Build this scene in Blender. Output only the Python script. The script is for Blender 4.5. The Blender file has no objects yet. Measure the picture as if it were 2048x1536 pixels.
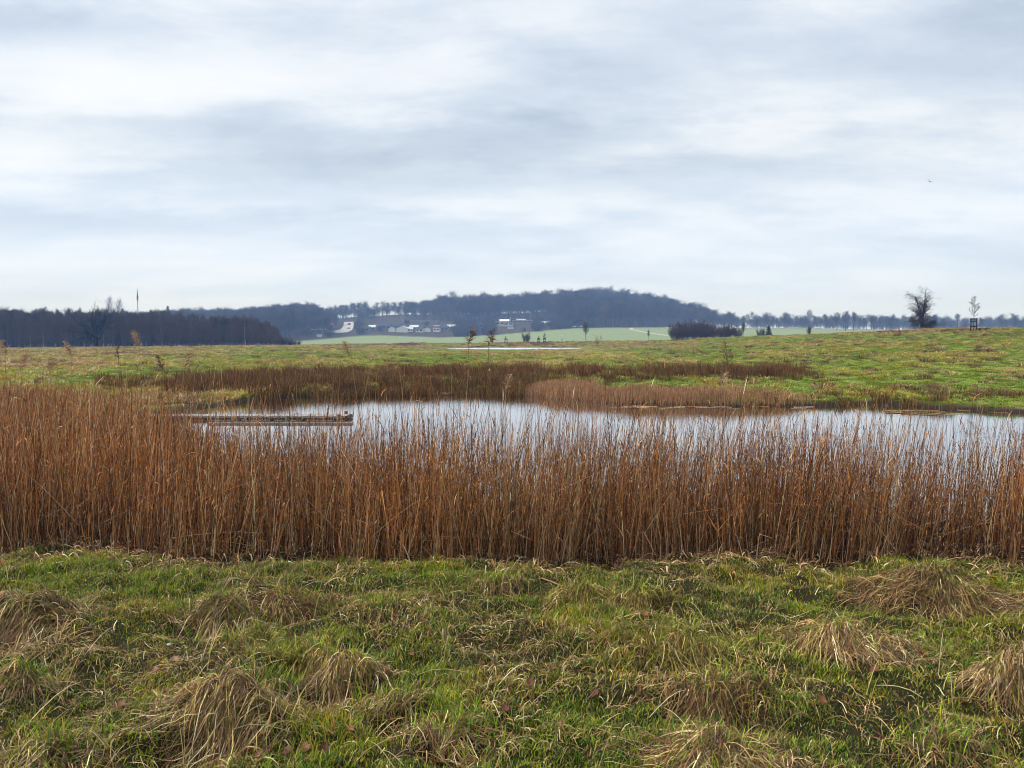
import bpy, math, random
import numpy as np
from mathutils import Vector, Matrix

# ------------------------------------------------------------------ scene basics
sc = bpy.context.scene
COL = sc.collection
PI = math.pi
random.seed(7)
RNG = np.random.default_rng(11)

EYE = 1.6                      # height of the photographer's eye above the meadow bank
FPX = 1539.0                   # focal length in pixels of the 2048 px wide photo
PITCH = math.atan(84.0 / FPX)
HV = 684.0                     # row of the horizon
WATER = -0.45

def ray(u, v):
    a, b = (u - 1024.0) / FPX, (768.0 - v) / FPX
    c, s = math.cos(PITCH), math.sin(PITCH)
    return np.array([a, c + b * s, -s + b * c])

# ------------------------------------------------------------------ noise
def _hash(ix, iy, seed):
    h = (ix.astype(np.int64) * 374761393 + iy.astype(np.int64) * 668265263 + seed * 1274126177) & 0xFFFFFFFF
    h = ((h ^ (h >> 13)) * 1274126177) & 0xFFFFFFFF
    return ((h ^ (h >> 16)) & 0xFFFF) / 65535.0

def vnoise(x, y, seed=0):
    x = np.asarray(x, float); y = np.asarray(y, float)
    ix, iy = np.floor(x), np.floor(y)
    fx, fy = x - ix, y - iy
    fx = fx * fx * (3 - 2 * fx); fy = fy * fy * (3 - 2 * fy)
    a = _hash(ix, iy, seed); b = _hash(ix + 1, iy, seed)
    c = _hash(ix, iy + 1, seed); d = _hash(ix + 1, iy + 1, seed)
    return (a * (1 - fx) + b * fx) * (1 - fy) + (c * (1 - fx) + d * fx) * fy

def fbm(x, y, seed=0, oct=3):
    s = 0; a = 0.5; t = 0
    for i in range(oct):
        s = s + a * vnoise(x * 2 ** i + 17.3 * i, y * 2 ** i - 9.1 * i, seed + i); t += a; a *= 0.5
    return s / t

def sstep(a, b, x):
    t = np.clip((x - a) / (b - a), 0, 1)
    return t * t * (3 - 2 * t)

# ------------------------------------------------------------------ pond outline
POND = np.array([(-8.6, 27.2), (-7.4, 29.6), (-6.2, 30.4), (-4.6, 31.9), (-2.4, 31.6), (-0.5, 32.2), (0.5, 29.8), (2.2, 27.2), (4.2, 25.0), (7, 24.4),
                 (10, 24.4), (12, 25.2), (13, 23.6), (14.6, 21.9), (17, 21.4), (20, 20.2), (28, 18), (28, 8), (10, 7.6), (4, 7.7), (0, 7.8),
                 (-2.2, 8.2), (-3.2, 9.5), (-4.2, 12), (-6.3, 15), (-9, 17.5), (-10, 20.5), (-9.6, 24)], float)

def pond_sd(x, y):
    """Signed distance to the pond's shore, positive inside the water."""
    x = np.asarray(x, float); y = np.asarray(y, float)
    best = np.full(x.shape, 1e9); inside = np.zeros(x.shape, bool)
    n = len(POND)
    for i in range(n):
        ax, ay = POND[i]; bx, by = POND[(i + 1) % n]
        ex, ey = bx - ax, by - ay
        t = np.clip(((x - ax) * ex + (y - ay) * ey) / (ex * ex + ey * ey), 0, 1)
        d = np.hypot(x - ax - t * ex, y - ay - t * ey)
        best = np.minimum(best, d)
        c = ((ay > y) != (by > y))
        with np.errstate(divide='ignore', invalid='ignore'):
            xi = ex * (y - ay) / (by - ay if by != ay else 1e-9) + ax
        inside ^= c & (x < xi)
    return np.where(inside, best, -best)

# ------------------------------------------------------------------ terrain tables (u = direction column, v = row seen)
C_U = [-1200, -400, 0, 200, 400, 575, 700, 900, 1100, 1200, 1340, 1500, 1600, 1700, 1800, 1900, 2048, 2300, 2700, 3400]
C_V = [702, 700, 697.5, 696, 693.5, 692, 688.5, 686.5, 685, 683.5, 681, 673.5, 670.5, 666.5, 662.5, 659, 656.5, 652, 655, 665]
C_Y = [200, 200, 200, 200, 210, 220, 230, 235, 235, 230, 210, 180, 160, 140, 125, 112, 100, 95, 95, 95]
C_P = [1, 1, 1, 1.2, 1.6, 3, 6, 8, 8, 6, 2.2, 1.3, 1.2, 1.1, 1.1, 1.1, 1.1, 1.1, 1.1, 1.1]
F_U = [-1200, 0, 400, 560, 620, 650, 700, 760, 820, 880, 950, 1000, 1080, 1150, 1300, 1420, 1600, 1750, 1900, 2048, 2600, 3400]
F_V = [690, 688, 686, 684, 681, 679, 674, 671.5, 674, 676, 673, 670, 663, 657, 655.5, 656, 656, 659, 662, 664, 668, 672]
F_Y = [480, 480, 480, 500, 520, 540, 600, 600, 590, 585, 590, 595, 620, 645, 650, 640, 640, 640, 640, 640, 640, 640]
R_U = [-1200, 0, 250, 400, 480, 560, 600, 630, 652, 700, 800, 850, 890, 930, 1000, 1060, 1100, 1170, 1230, 1300, 1350, 1400, 1427, 1480, 2048, 3400]
R_V = [650, 640, 632, 624, 625, 616, 612, 613, 619, 618, 611, 605, 597, 599, 595, 594, 588, 581, 585, 594, 604, 618, 632, 641, 648, 655]
R_Y = [850, 850, 850, 850, 850, 850, 850, 840, 830, 820, 850, 880, 900, 900, 900, 900, 900, 900, 900, 900, 890, 880, 870, 860, 860, 860]
R_H = [14, 14, 14, 15, 16, 17, 17, 17, 11, 9, 10, 14, 18, 18, 19, 19, 19, 19, 19, 18, 17, 16, 14, 12, 12, 12]

# foreground tussocks: column, row of the base centre, width px, height px, lean (radians from +x, ground plane), hollow in front
TUSS = [
 (440, 1450, 250, 150, 3.6, 1), (48, 1250, 190, 122, 3.3, 1), (1440, 1525, 260, 80, 3.3, 0), (1690, 1300, 190, 62, 3.5, 0),
 (1850, 1195, 250, 62, 4.3, 1), (2030, 1400, 150, 140, 3.9, 1), (1285, 1205, 130, 42, 4.6, 1), (1165, 1195, 120, 38, 4.2, 1),
 (1455, 1395, 190, 55, 5.4, 1), (1360, 1290, 220, 34, 4.6, 1), (590, 1212, 130, 42, 5.6, 1), (440, 1240, 150, 48, 4.0, 1),
 (600, 1325, 130, 40, 3.4, 1), (700, 1350, 150, 50, 5.0, 1), (50, 1375, 130, 55, 5.5, 0), (500, 1285, 130, 45, 3.7, 0),
 (790, 1405, 160, 24, 0.3, 1), (560, 1365, 100, 40, 4.6, 0), (1875, 1150, 110, 36, 4.6, 0), (90, 1525, 200, 40, 4.2, 0),
 (1000, 1172, 80, 16, 4.7, 1), (900, 1470, 180, 20, 0.6, 1), (1880, 1490, 190, 24, 5.3, 0), (760, 1225, 100, 14, 4.9, 1)]
TL = []
for (u, v, w, h, a, hol) in TUSS:
    d = ray(u, v); Y = EYE / -d[2]
    p = d * Y
    TL.append((p[0], p[1], w / FPX * p[1], h / FPX * p[1] * 1.0, a, hol))

def reed_edge(x):
    return np.interp(x, [-8, -4, -2, 0, 4, 8], [6.6, 6.1, 5.9, 5.82, 5.72, 5.7]) + 0.30 * (fbm(np.asarray(x) * 1.1, np.zeros_like(np.asarray(x, float)), 5, 3) - 0.5)

def height(x, y):
    x = np.asarray(x, float); y = np.asarray(y, float)
    yy = np.maximum(y, 0.01)
    r = np.hypot(x, y)
    fwd = sstep(-0.2, 0.35, y / np.maximum(r, 1e-3))
    yd = np.where(y > 0, np.maximum(y, r * 0.35), r * 0.35)
    u = 1024 + FPX * np.clip(x / np.maximum(yd, 0.01), -1.6, 1.6)
    ye = reed_edge(x)
    # near profile
    z = np.interp(yd, [0, 4.6, 45], [0, 0, -0.1]) * 0
    k1 = sstep(4.7, 6.6, y); k2 = sstep(28, 46, yd)
    z = -0.12 * k1 - 0.2 * sstep(6.2, 8.2, y) + 0.22 * k2
    # meadow to the crest
    cv = np.interp(u, C_U, C_V); cy = np.interp(u, C_U, C_Y); cp = np.interp(u, C_U, C_P)
    cz = EYE + (HV - cv) / FPX * cy
    s = np.clip((yd - 45) / (cy - 45), 0, 1)
    rise_far = sstep(850, 1000, u) * (1 - sstep(1150, 1300, u)) * 0.0
    lin = np.interp(yd, [45, 165], [0.0, 0.04])
    right = sstep(1250, 1700, u)
    z = z + lin * (1 - right) * (yd < cy) + lin * (1 - right) * (yd >= cy)
    zt = np.where(u > 1250, cz + 0.1 * 0, cz)
    z = z + (zt - (-0.1 + 0.04 * (1 - right))) * s ** cp
    # right side: the bank begins to climb already behind the water
    # past the crest
    drop = np.interp(u, [0, 560, 700, 1400, 1700, 2048], [0.5, 0.6, 3.5, 4.5, 3.0, 4.0])
    fv = np.interp(u, F_U, F_V); fy = np.interp(u, F_U, F_Y)
    fz = EYE + (HV - fv) / FPX * fy
    rv = np.interp(u, R_U, R_V); ry = np.interp(u, R_U, R_Y); rh = np.interp(u, R_U, R_H)
    rz = EYE + (HV - rv) / FPX * ry - rh
    z0 = cz - drop * sstep(0, 90, yd - cy)
    ys = cy + 90
    t = np.clip((yd - ys) / np.maximum(fy - ys, 1), 0, 1)
    z1 = (cz - drop) + (fz - (cz - drop)) * (t ** 1.25)
    t2 = np.clip((yd - fy) / (ry - fy), 0, 1)
    z2 = fz + (rz - fz) * (1 - (1 - t2) ** 1.3)
    z3 = rz * (1 - 0.9 * sstep(0, 700, yd - ry))
    zz = np.where(yd < cy, z, np.where(yd < ys, z0, np.where(yd < fy, z1, np.where(yd < ry, z2, z3))))
    zz = zz * fwd
    # bumps
    near = 1 - sstep(7.0, 9.0, r)
    zz = zz + near * (0.12 * (fbm(x * 2.1, y * 2.1, 3) - 0.5) + 0.11 * (fbm(x * 5.5, y * 5.5, 8, 2) - 0.5)) * sstep(0.3, 2.0, r)
    mid = sstep(8, 14, r) * (1 - sstep(240, 300, r))
    mid = mid * (1 - 0.85 * (1 - sstep(18, 30, np.abs(x))) * sstep(95, 125, y) * (1 - sstep(205, 215, y)))
    zz = zz + mid * (0.22 * (fbm(x * 0.45, y * 0.3, 21) - 0.5) + 0.16 * (fbm(x * 1.3, y * 0.9, 25, 2) - 0.5))
    for (tx, ty, w, h, a, hol) in TL:
        sx = w * 0.30
        g = np.exp(-(((x - tx) / sx) ** 2 + ((y - ty) / (sx * 0.8)) ** 2) * 0.5)
        zz = zz + h * 0.46 * g * (0.35 + 1.3 * fbm(x * 5.5 + tx, y * 5.5, 19, 2))
        if hol:
            g2 = np.exp(-(((x - tx) / (sx * 0.9)) ** 2 + ((y - ty + w * 0.42) / (w * 0.15)) ** 2) * 0.5)
            zz = zz - 0.10 * g2
    # the pond basin
    sd = pond_sd(x, y)
    wob = sd + 0.35 * (fbm(x * 0.8, y * 0.8, 31) - 0.5)
    land = np.minimum(zz, WATER + 0.02 + np.maximum(-wob, 0) * 0.22)
    land = np.where(-wob > 2.5, zz, land)
    zz = np.where(wob > 0, WATER - np.minimum(0.5, wob * 0.3 + 0.01), land)
    # the far pond's basin
    e = 1 - np.hypot((x - 0.5) / 17.5, (y - 188) / 25.0)
    e = e + 0.1 * (fbm(x * 0.15, y * 0.15, 41) - 0.5)
    zz = np.where(e > -0.5, np.where(e > 0, np.minimum(zz, FARW - 0.25 * np.clip(e * 4, 0.02, 1)), np.where(e > -0.15, np.maximum(zz, FARW - 0.01), zz)), zz)
    return zz
FARW = 0.0

def hgt(x, y):
    return float(height(np.array([x]), np.array([y]))[0])

def ground_at(u, v, y0, y1, n=400):
    """Where the sight line through (u, v) meets the ground between two depths."""
    d = ray(u, v)
    Y = np.linspace(y0, y1, n)
    X = d[0] / d[1] * Y; Z = EYE + d[2] / d[1] * Y
    H = height(X, Y)
    k = np.argmax(H >= Z) if (H >= Z).any() else int(np.argmin(np.abs(H - Z)))
    return Vector((float(X[k]), float(Y[k]), float(H[k])))

def on_ground(u, Y):
    x = (u - 1024) / FPX * Y
    return Vector((x, Y, hgt(x, Y)))

# ------------------------------------------------------------------ mesh builders
class MB:
    """Collects vertices, quads or triangles and per-vertex colours, then links them as one mesh object."""
    def __init__(s): s.V = []; s.F = []; s.C = []; s.n = 0
    def add(s, V, F, C=None):
        V = np.asarray(V, float).reshape(-1, 3); F = np.asarray(F, np.int64)
        if F.shape[1] == 3: F = np.concatenate([F, -np.ones((len(F), 1), np.int64)], 1); F = np.where(F >= 0, F + s.n, -1)
        else: F = F + s.n
        s.V.append(V); s.F.append(F)
        if C is None: C = (0.5, 0.5, 0.5)
        C = np.asarray(C, float)
        if C.ndim == 1: C = np.broadcast_to(C, (len(V), 3))
        s.C.append(C.reshape(-1, 3)); s.n += len(V)
    def ribbons(s, P, W, S, C):
        n, k, _ = P.shape
        W = np.broadcast_to(W, (n, k)); S = np.asarray(S)
        if S.ndim == 2: S = S[:, None, :]
        off = S * (W * 0.5)[:, :, None]
        V = np.stack([P - off, P + off], 2)
        b = (np.arange(n) * k * 2)[:, None] + (np.arange(k - 1) * 2)[None, :]
        F = np.stack([b, b + 1, b + 3, b + 2], -1).reshape(-1, 4)
        C = np.asarray(C, float)
        if C.ndim == 2: C = C[:, None, :]
        C = np.broadcast_to(C[:, :, None, :], (n, k, 2, 3))
        s.add(V, F, C.reshape(-1, 3))
    def tubes(s, P, R, sides, C=(0.5, 0.5, 0.5)):
        n, k, _ = P.shape
        R = np.broadcast_to(R, (n, k))
        T = P[:, -1] - P[:, 0]; T /= np.linalg.norm(T, axis=1, keepdims=True) + 1e-9
        ref = np.where(np.abs(T[:, 2:3]) > 0.9, np.array([[1.0, 0, 0]]), np.array([[0, 0, 1.0]]))
        A = np.cross(T, ref); A /= np.linalg.norm(A, axis=1, keepdims=True) + 1e-9
        B = np.cross(T, A)
        th = np.arange(sides) / sides * 2 * PI
        ring = A[:, None, :] * np.cos(th)[None, :, None] + B[:, None, :] * np.sin(th)[None, :, None]
        V = P[:, :, None, :] + ring[:, None, :, :] * R[:, :, None, None]
        b = (np.arange(n) * k * sides)[:, None, None] + (np.arange(k - 1) * sides)[None, :, None]
        j = np.arange(sides)[None, None, :]; j2 = (j + 1) % sides
        F = np.stack([b + j, b + j2, b + sides + j2, b + sides + j], -1).reshape(-1, 4)
        C = np.asarray(C, float)
        if C.ndim == 1: C = np.broadcast_to(C, (n, 3))
        if C.ndim == 2: C = C[:, None, :]
        C = np.broadcast_to(C[:, :, None, :], (n, k, sides, 3))
        s.add(V, F, C.reshape(-1, 3))
    def box(s, c, d, rz=0.0, C=(0.5, 0.5, 0.5)):
        x, y, z = [q / 2 for q in d]
        V = np.array([(-x, -y, -z), (x, -y, -z), (x, y, -z), (-x, y, -z), (-x, -y, z), (x, -y, z), (x, y, z), (-x, y, z)])
        co, si = math.cos(rz), math.sin(rz)
        V = V @ np.array([[co, si, 0], [-si, co, 0], [0, 0, 1]]) + np.array(c)
        s.add(V, [(0, 3, 2, 1), (4, 5, 6, 7), (0, 1, 5, 4), (1, 2, 6, 5), (2, 3, 7, 6), (3, 0, 4, 7)], C)
    def cyl(s, a, b, r0, r1=None, sides=10, C=(0.5, 0.5, 0.5)):
        r1 = r0 if r1 is None else r1
        P = np.array([[a, b]], float)
        n0 = s.n
        s.tubes(P, np.array([[r0, r1]]), sides, C)
        s.V.append(np.array([a, b], float)); s.C.append(np.broadcast_to(np.asarray(C, float), (2, 3))); i = s.n; s.n += 2
        for q in range(sides):
            q2 = (q + 1) % sides
            s.F.append(np.array([[i, n0 + q2, n0 + q, -1], [i + 1, n0 + sides + q, n0 + sides + q2, -1]]))
    def mesh(s, name, smooth=True):
        V = np.concatenate(s.V); F = np.concatenate(s.F); C = np.concatenate(s.C)
        tri = F[:, 3] < 0
        tot = np.where(tri, 3, 4)
        st = np.concatenate([[0], np.cumsum(tot)[:-1]])
        L = F.reshape(-1); L = L[L >= 0]
        me = bpy.data.meshes.new(name)
        me.vertices.add(len(V)); me.vertices.foreach_set('co', V.astype(np.float32).ravel())
        me.loops.add(len(L)); me.loops.foreach_set('vertex_index', L.astype(np.int32))
        me.polygons.add(len(F)); me.polygons.foreach_set('loop_start', st.astype(np.int32))
        me.update(calc_edges=True)
        me.polygons.foreach_set('use_smooth', np.full(len(F), smooth))
        ca = me.color_attributes.new('Col', 'FLOAT_COLOR', 'POINT')
        ca.data.foreach_set('color', np.concatenate([C, np.ones((len(C), 1))], 1).astype(np.float32).ravel())
        me.validate()
        return me
    def build(s, name, mat, parent=None, loc=None, smooth=True):
        o = bpy.data.objects.new(name, s.mesh(name, smooth))
        o.data.materials.append(mat); COL.objects.link(o)
        if parent: o.parent = parent
        if loc is not None: o.location = loc
        return o

def tag(o, label, cat, group=None, kind=None):
    o['label'] = label; o['category'] = cat
    if group: o['group'] = group
    if kind: o['kind'] = kind
    return o

def empty(name, loc=(0, 0, 0), rz=0.0):
    o = bpy.data.objects.new(name, None); COL.objects.link(o)
    o.location = loc; o.rotation_euler = (0, 0, rz); o.empty_display_size = 0.3
    return o

def copy_tree(o, parent=None):
    c = o.copy(); COL.objects.link(c)
    if parent: c.parent = parent
    for ch in o.children: copy_tree(ch, c)
    return c

# ------------------------------------------------------------------ materials
def new_mat(name):
    m = bpy.data.materials.new(name); m.use_nodes = True
    nt = m.node_tree; nt.nodes.clear()
    return m, nt, nt.nodes, nt.links

def N(nt, t, **kw):
    n = nt.nodes.new(t)
    for k, v in kw.items():
        if k in n.inputs: n.inputs[k].default_value = v
        else: setattr(n, k, v)
    return n

def mixc(nt, fac, a, b, blend='MIX'):
    n = nt.nodes.new('ShaderNodeMix'); n.data_type = 'RGBA'; n.blend_type = blend
    for sock, val in ((n.inputs[0], fac), (n.inputs[6], a), (n.inputs[7], b)):
        if isinstance(val, (int, float)): sock.default_value = val
        elif isinstance(val, (tuple, list)): sock.default_value = (*val[:3], 1)
        else: nt.links.new(val, sock)
    return n.outputs[2]

def noise(nt, scale, detail=4, vec=None, rough=0.55):
    n = N(nt, 'ShaderNodeTexNoise', Scale=scale, Detail=detail, Roughness=rough)
    if vec: nt.links.new(vec, n.inputs['Vector'])
    return n.outputs['Fac']

def ramp(nt, fac, stops):
    r = nt.nodes.new('ShaderNodeValToRGB')
    e = r.color_ramp.elements
    while len(e) < len(stops): e.new(0.5)
    for i, (p, c) in enumerate(stops):
        e[i].position = p; e[i].color = (*c, 1) if len(c) == 3 else c
    nt.links.new(fac, r.inputs[0])
    return r.outputs[0]

def math_n(nt, op, a, b=None, clamp=False):
    n = nt.nodes.new('ShaderNodeMath'); n.operation = op; n.use_clamp = clamp
    for i, v in enumerate((a, b)):
        if v is None: continue
        if isinstance(v, (int, float)): n.inputs[i].default_value = v
        else: nt.links.new(v, n.inputs[i])
    return n.outputs[0]

def veg_mat(name, rough=0.6, spec=0.25, trans=0.2, gain=1.0):
    """Plant matter: the blade's own colour from the mesh, a little light passing through."""
    m, nt, nd, ln = new_mat(name)
    at = N(nt, 'ShaderNodeAttribute', attribute_name='Col')
    geo = N(nt, 'ShaderNodeNewGeometry')
    f = noise(nt, 9.0, 3, geo.outputs['Position'])
    v = ramp(nt, f, [(0.3, (0.72 * gain,) * 3), (0.7, (1.25 * gain,) * 3)])
    c = mixc(nt, 1.0, at.outputs['Color'], v, 'MULTIPLY')
    b = N(nt, 'ShaderNodeBsdfPrincipled', Roughness=rough)
    b.inputs['Specular IOR Level'].default_value = spec
    ln.new(c, b.inputs['Base Color'])
    out = N(nt, 'ShaderNodeOutputMaterial')
    if trans > 0:
        t = N(nt, 'ShaderNodeBsdfTranslucent'); ln.new(c, t.inputs['Color'])
        mx = N(nt, 'ShaderNodeMixShader'); mx.inputs[0].default_value = trans
        ln.new(b.outputs[0], mx.inputs[1]); ln.new(t.outputs[0], mx.inputs[2]); ln.new(mx.outputs[0], out.inputs[0])
    else: ln.new(b.outputs[0], out.inputs[0])
    return m

def plain_mat(name, col, rough=0.7, spec=0.3, var=0.25, scale=3.0, bump=0.0, metal=0.0):
    m, nt, nd, ln = new_mat(name)
    tc = N(nt, 'ShaderNodeTexCoord')
    f = noise(nt, scale, 5, tc.outputs['Object'])
    c = ramp(nt, f, [(0.25, tuple(q * (1 - var) for q in col)), (0.75, tuple(min(1, q * (1 + var)) for q in col))])
    b = N(nt, 'ShaderNodeBsdfPrincipled', Roughness=rough, Metallic=metal)
    b.inputs['Specular IOR Level'].default_value = spec
    ln.new(c, b.inputs['Base Color'])
    if bump:
        bp = N(nt, 'ShaderNodeBump', Strength=bump, Distance=0.02)
        ln.new(noise(nt, scale * 6, 4, tc.outputs['Object']), bp.inputs['Height']); ln.new(bp.outputs[0], b.inputs['Normal'])
    out = N(nt, 'ShaderNodeOutputMaterial'); ln.new(b.outputs[0], out.inputs[0])
    return m

M_GRASS = veg_mat('grass_blade', 0.45, 0.4, 0.3)
M_STRAW = veg_mat('dry_straw', 0.6, 0.25, 0.12)
M_REED = veg_mat('dry_reed', 0.55, 0.3, 0.12)
M_RUSH = veg_mat('brown_rush', 0.7, 0.15, 0.1)
M_LEAF = veg_mat('dead_leaf', 0.55, 0.3, 0.1)
M_BARK = plain_mat('bark_dark', (0.022, 0.018, 0.016), 0.85, 0.15, 0.35, 1.5)
M_TWIG = plain_mat('twig_dark', (0.045, 0.034, 0.032), 0.85, 0.15, 0.3, 0.3)
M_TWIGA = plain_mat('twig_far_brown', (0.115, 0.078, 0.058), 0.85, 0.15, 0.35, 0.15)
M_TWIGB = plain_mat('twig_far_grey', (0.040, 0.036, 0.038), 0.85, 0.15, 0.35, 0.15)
M_STEM = plain_mat('stem_grey', (0.13, 0.11, 0.10), 0.85, 0.15, 0.4, 0.5)
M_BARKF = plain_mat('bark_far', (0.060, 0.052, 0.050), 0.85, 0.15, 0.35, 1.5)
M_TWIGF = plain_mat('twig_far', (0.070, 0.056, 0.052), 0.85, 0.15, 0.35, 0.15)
M_TWIGW = plain_mat('twig_young_wood', (0.088, 0.056, 0.046), 0.85, 0.15, 0.35, 0.2)
M_SHRUB = plain_mat('twig_shrub', (0.075, 0.042, 0.038), 0.85, 0.15, 0.3, 0.3)
M_PALE = plain_mat('twig_pale', (0.30, 0.32, 0.36), 0.8, 0.2, 0.2, 0.5)
M_BIRCH = plain_mat('birch_bark', (0.55, 0.53, 0.50), 0.7, 0.2, 0.3, 2.0)
M_NEEDLE = plain_mat('needle_dark', (0.018, 0.026, 0.020), 0.8, 0.2, 0.3, 0.6)
M_WOOD = plain_mat('weathered_wood', (0.20, 0.17, 0.14), 0.8, 0.2, 0.3, 6.0, 0.3)
M_WOODD = plain_mat('dark_stake_wood', (0.022, 0.02, 0.02), 0.8, 0.2, 0.3, 4.0, 0.2)
M_JETTY = plain_mat('wet_jetty_board', (0.34, 0.32, 0.30), 0.6, 0.4, 0.35, 5.0, 0.4)
M_JETTYD = plain_mat('wet_jetty_frame', (0.03, 0.024, 0.02), 0.6, 0.4, 0.35, 5.0, 0.4)
M_WHITE = plain_mat('white_render', (0.80, 0.80, 0.80), 0.7, 0.2, 0.06, 1.0)
M_CREAM = plain_mat('cream_render', (0.62, 0.60, 0.50), 0.7, 0.2, 0.08, 1.0)
M_GREYW = plain_mat('grey_wall', (0.22, 0.21, 0.22), 0.8, 0.2, 0.15, 1.0)
M_ROOFW = plain_mat('pale_roof', (0.58, 0.62, 0.66), 0.6, 0.3, 0.08, 1.0)
M_ROOFD = plain_mat('slate_roof', (0.035, 0.05, 0.075), 0.6, 0.3, 0.2, 2.0)
M_ROOFR = plain_mat('red_tile_roof', (0.42, 0.09, 0.05), 0.7, 0.2, 0.2, 2.0)
M_GLASS = plain_mat('dark_window', (0.02, 0.025, 0.03), 0.1, 0.6, 0.1, 1.0)
M_STEEL = plain_mat('grey_steel', (0.10, 0.11, 0.13), 0.5, 0.5, 0.1, 1.0)
M_CARW = plain_mat('white_car_paint', (0.75, 0.76, 0.78), 0.25, 0.5, 0.03, 1.0)
M_CARD = plain_mat('dark_car_paint', (0.04, 0.05, 0.07), 0.25, 0.5, 0.05, 1.0)
M_TYRE = plain_mat('tyre_rubber', (0.02, 0.02, 0.02), 0.9, 0.1, 0.1, 1.0)
M_BIRD = plain_mat('black_feather', (0.02, 0.022, 0.026), 0.8, 0.2, 0.2, 8.0)
M_STONE = plain_mat('pale_stone', (0.55, 0.53, 0.48), 0.8, 0.2, 0.2, 20.0)

# ground: grass sod, mud, pale field, leaf floor
def ground_mat():
    m, nt, nd, ln = new_mat('ground_sod')
    geo = N(nt, 'ShaderNodeNewGeometry'); P = geo.outputs['Position']
    mp = N(nt, 'ShaderNodeMapping'); mp.inputs['Scale'].default_value = (0.35, 0.9, 1); ln.new(P, mp.inputs[0]); PS = mp.outputs[0]
    at = N(nt, 'ShaderNodeAttribute', attribute_name='Mask')
    sep = N(nt, 'ShaderNodeSeparateColor'); ln.new(at.outputs['Color'], sep.inputs[0])
    mud, field, meadow = sep.outputs[0], sep.outputs[1], sep.outputs[2]
    near = mixc(nt, ramp(nt, noise(nt, 22, 8, P, 0.75), [(0.38, (0, 0, 0)), (0.62, (1, 1, 1))]), (0.016, 0.024, 0.005), (0.040, 0.026, 0.012))
    g1 = mixc(nt, noise(nt, 0.9, 6, PS), (0.10, 0.18, 0.008), (0.23, 0.29, 0.018))
    st = ramp(nt, noise(nt, 0.55, 7, PS, 0.65), [(0.42, (0, 0, 0)), (0.62, (1, 1, 1))])
    g2 = mixc(nt, st, g1, (0.26, 0.19, 0.075))
    brown = ramp(nt, noise(nt, 1.7, 5, PS), [(0.56, (0, 0, 0)), (0.7, (1, 1, 1))])
    g3 = mixc(nt, brown, g2, (0.10, 0.07, 0.03))
    c = mixc(nt, meadow, near, g3)
    fl = mixc(nt, noise(nt, 0.02, 4, P), (0.15, 0.235, 0.085), (0.23, 0.275, 0.13))
    stripe = N(nt, 'ShaderNodeTexWave', Scale=0.05, Distortion=1.0, Detail=2.0); ln.new(P, stripe.inputs['Vector'])
    fl = mixc(nt, math_n(nt, 'MULTIPLY', stripe.outputs['Fac'], 0.22), fl, (0.30, 0.30, 0.17))
    c = mixc(nt, field, c, fl)
    md = mixc(nt, noise(nt, 14, 5, P), (0.010, 0.007, 0.005), (0.045, 0.028, 0.017))  # bank mud, and the painted shade of the tussock hollows
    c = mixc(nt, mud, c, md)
    leaf = mixc(nt, noise(nt, 0.3, 4, P), (0.03, 0.024, 0.018), (0.07, 0.05, 0.035))
    c = mixc(nt, at.outputs['Alpha'], leaf, c)
    b = N(nt, 'ShaderNodeBsdfPrincipled', Roughness=0.9); b.inputs['Specular IOR Level'].default_value = 0.15
    ln.new(c, b.inputs['Base Color'])
    bp = N(nt, 'ShaderNodeBump', Strength=0.6, Distance=0.05); ln.new(noise(nt, 40, 8, P, 0.7), bp.inputs['Height']); ln.new(bp.outputs[0], b.inputs['Normal'])
    out = N(nt, 'ShaderNodeOutputMaterial'); ln.new(b.outputs[0], out.inputs[0])
    return m

def water_mat(name='pond_water', rough=0.03):
    m, nt, nd, ln = new_mat(name)
    geo = N(nt, 'ShaderNodeNewGeometry')
    mp = N(nt, 'ShaderNodeMapping'); mp.inputs['Scale'].default_value = (1.0, 2.2, 1); ln.new(geo.outputs['Position'], mp.inputs[0])
    bp = N(nt, 'ShaderNodeBump', Strength=0.05, Distance=0.03)
    ln.new(noise(nt, 5, 3, mp.outputs[0]), bp.inputs['Height'])
    b = N(nt, 'ShaderNodeBsdfPrincipled', Roughness=0.03, IOR=1.33)
    b.inputs['Base Color'].default_value = (0.022, 0.019, 0.014, 1)
    g = N(nt, 'ShaderNodeBsdfGlossy', Roughness=rough); g.inputs['Color'].default_value = (0.93, 0.93, 0.95, 1)
    mx = N(nt, 'ShaderNodeMixShader')
    fr = N(nt, 'ShaderNodeFresnel', IOR=1.9); ln.new(bp.outputs[0], fr.inputs['Normal'])
    ln.new(fr.outputs[0], mx.inputs[0]); ln.new(bp.outputs[0], b.inputs['Normal']); ln.new(bp.outputs[0], g.inputs['Normal'])
    ln.new(b.outputs[0], mx.inputs[1]); ln.new(g.outputs[0], mx.inputs[2])
    out = N(nt, 'ShaderNodeOutputMaterial'); ln.new(mx.outputs[0], out.inputs[0])
    return m
M_GROUND = ground_mat(); M_WATER = water_mat(); M_WATERF = water_mat('rippled_far_water', 0.5)

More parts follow.
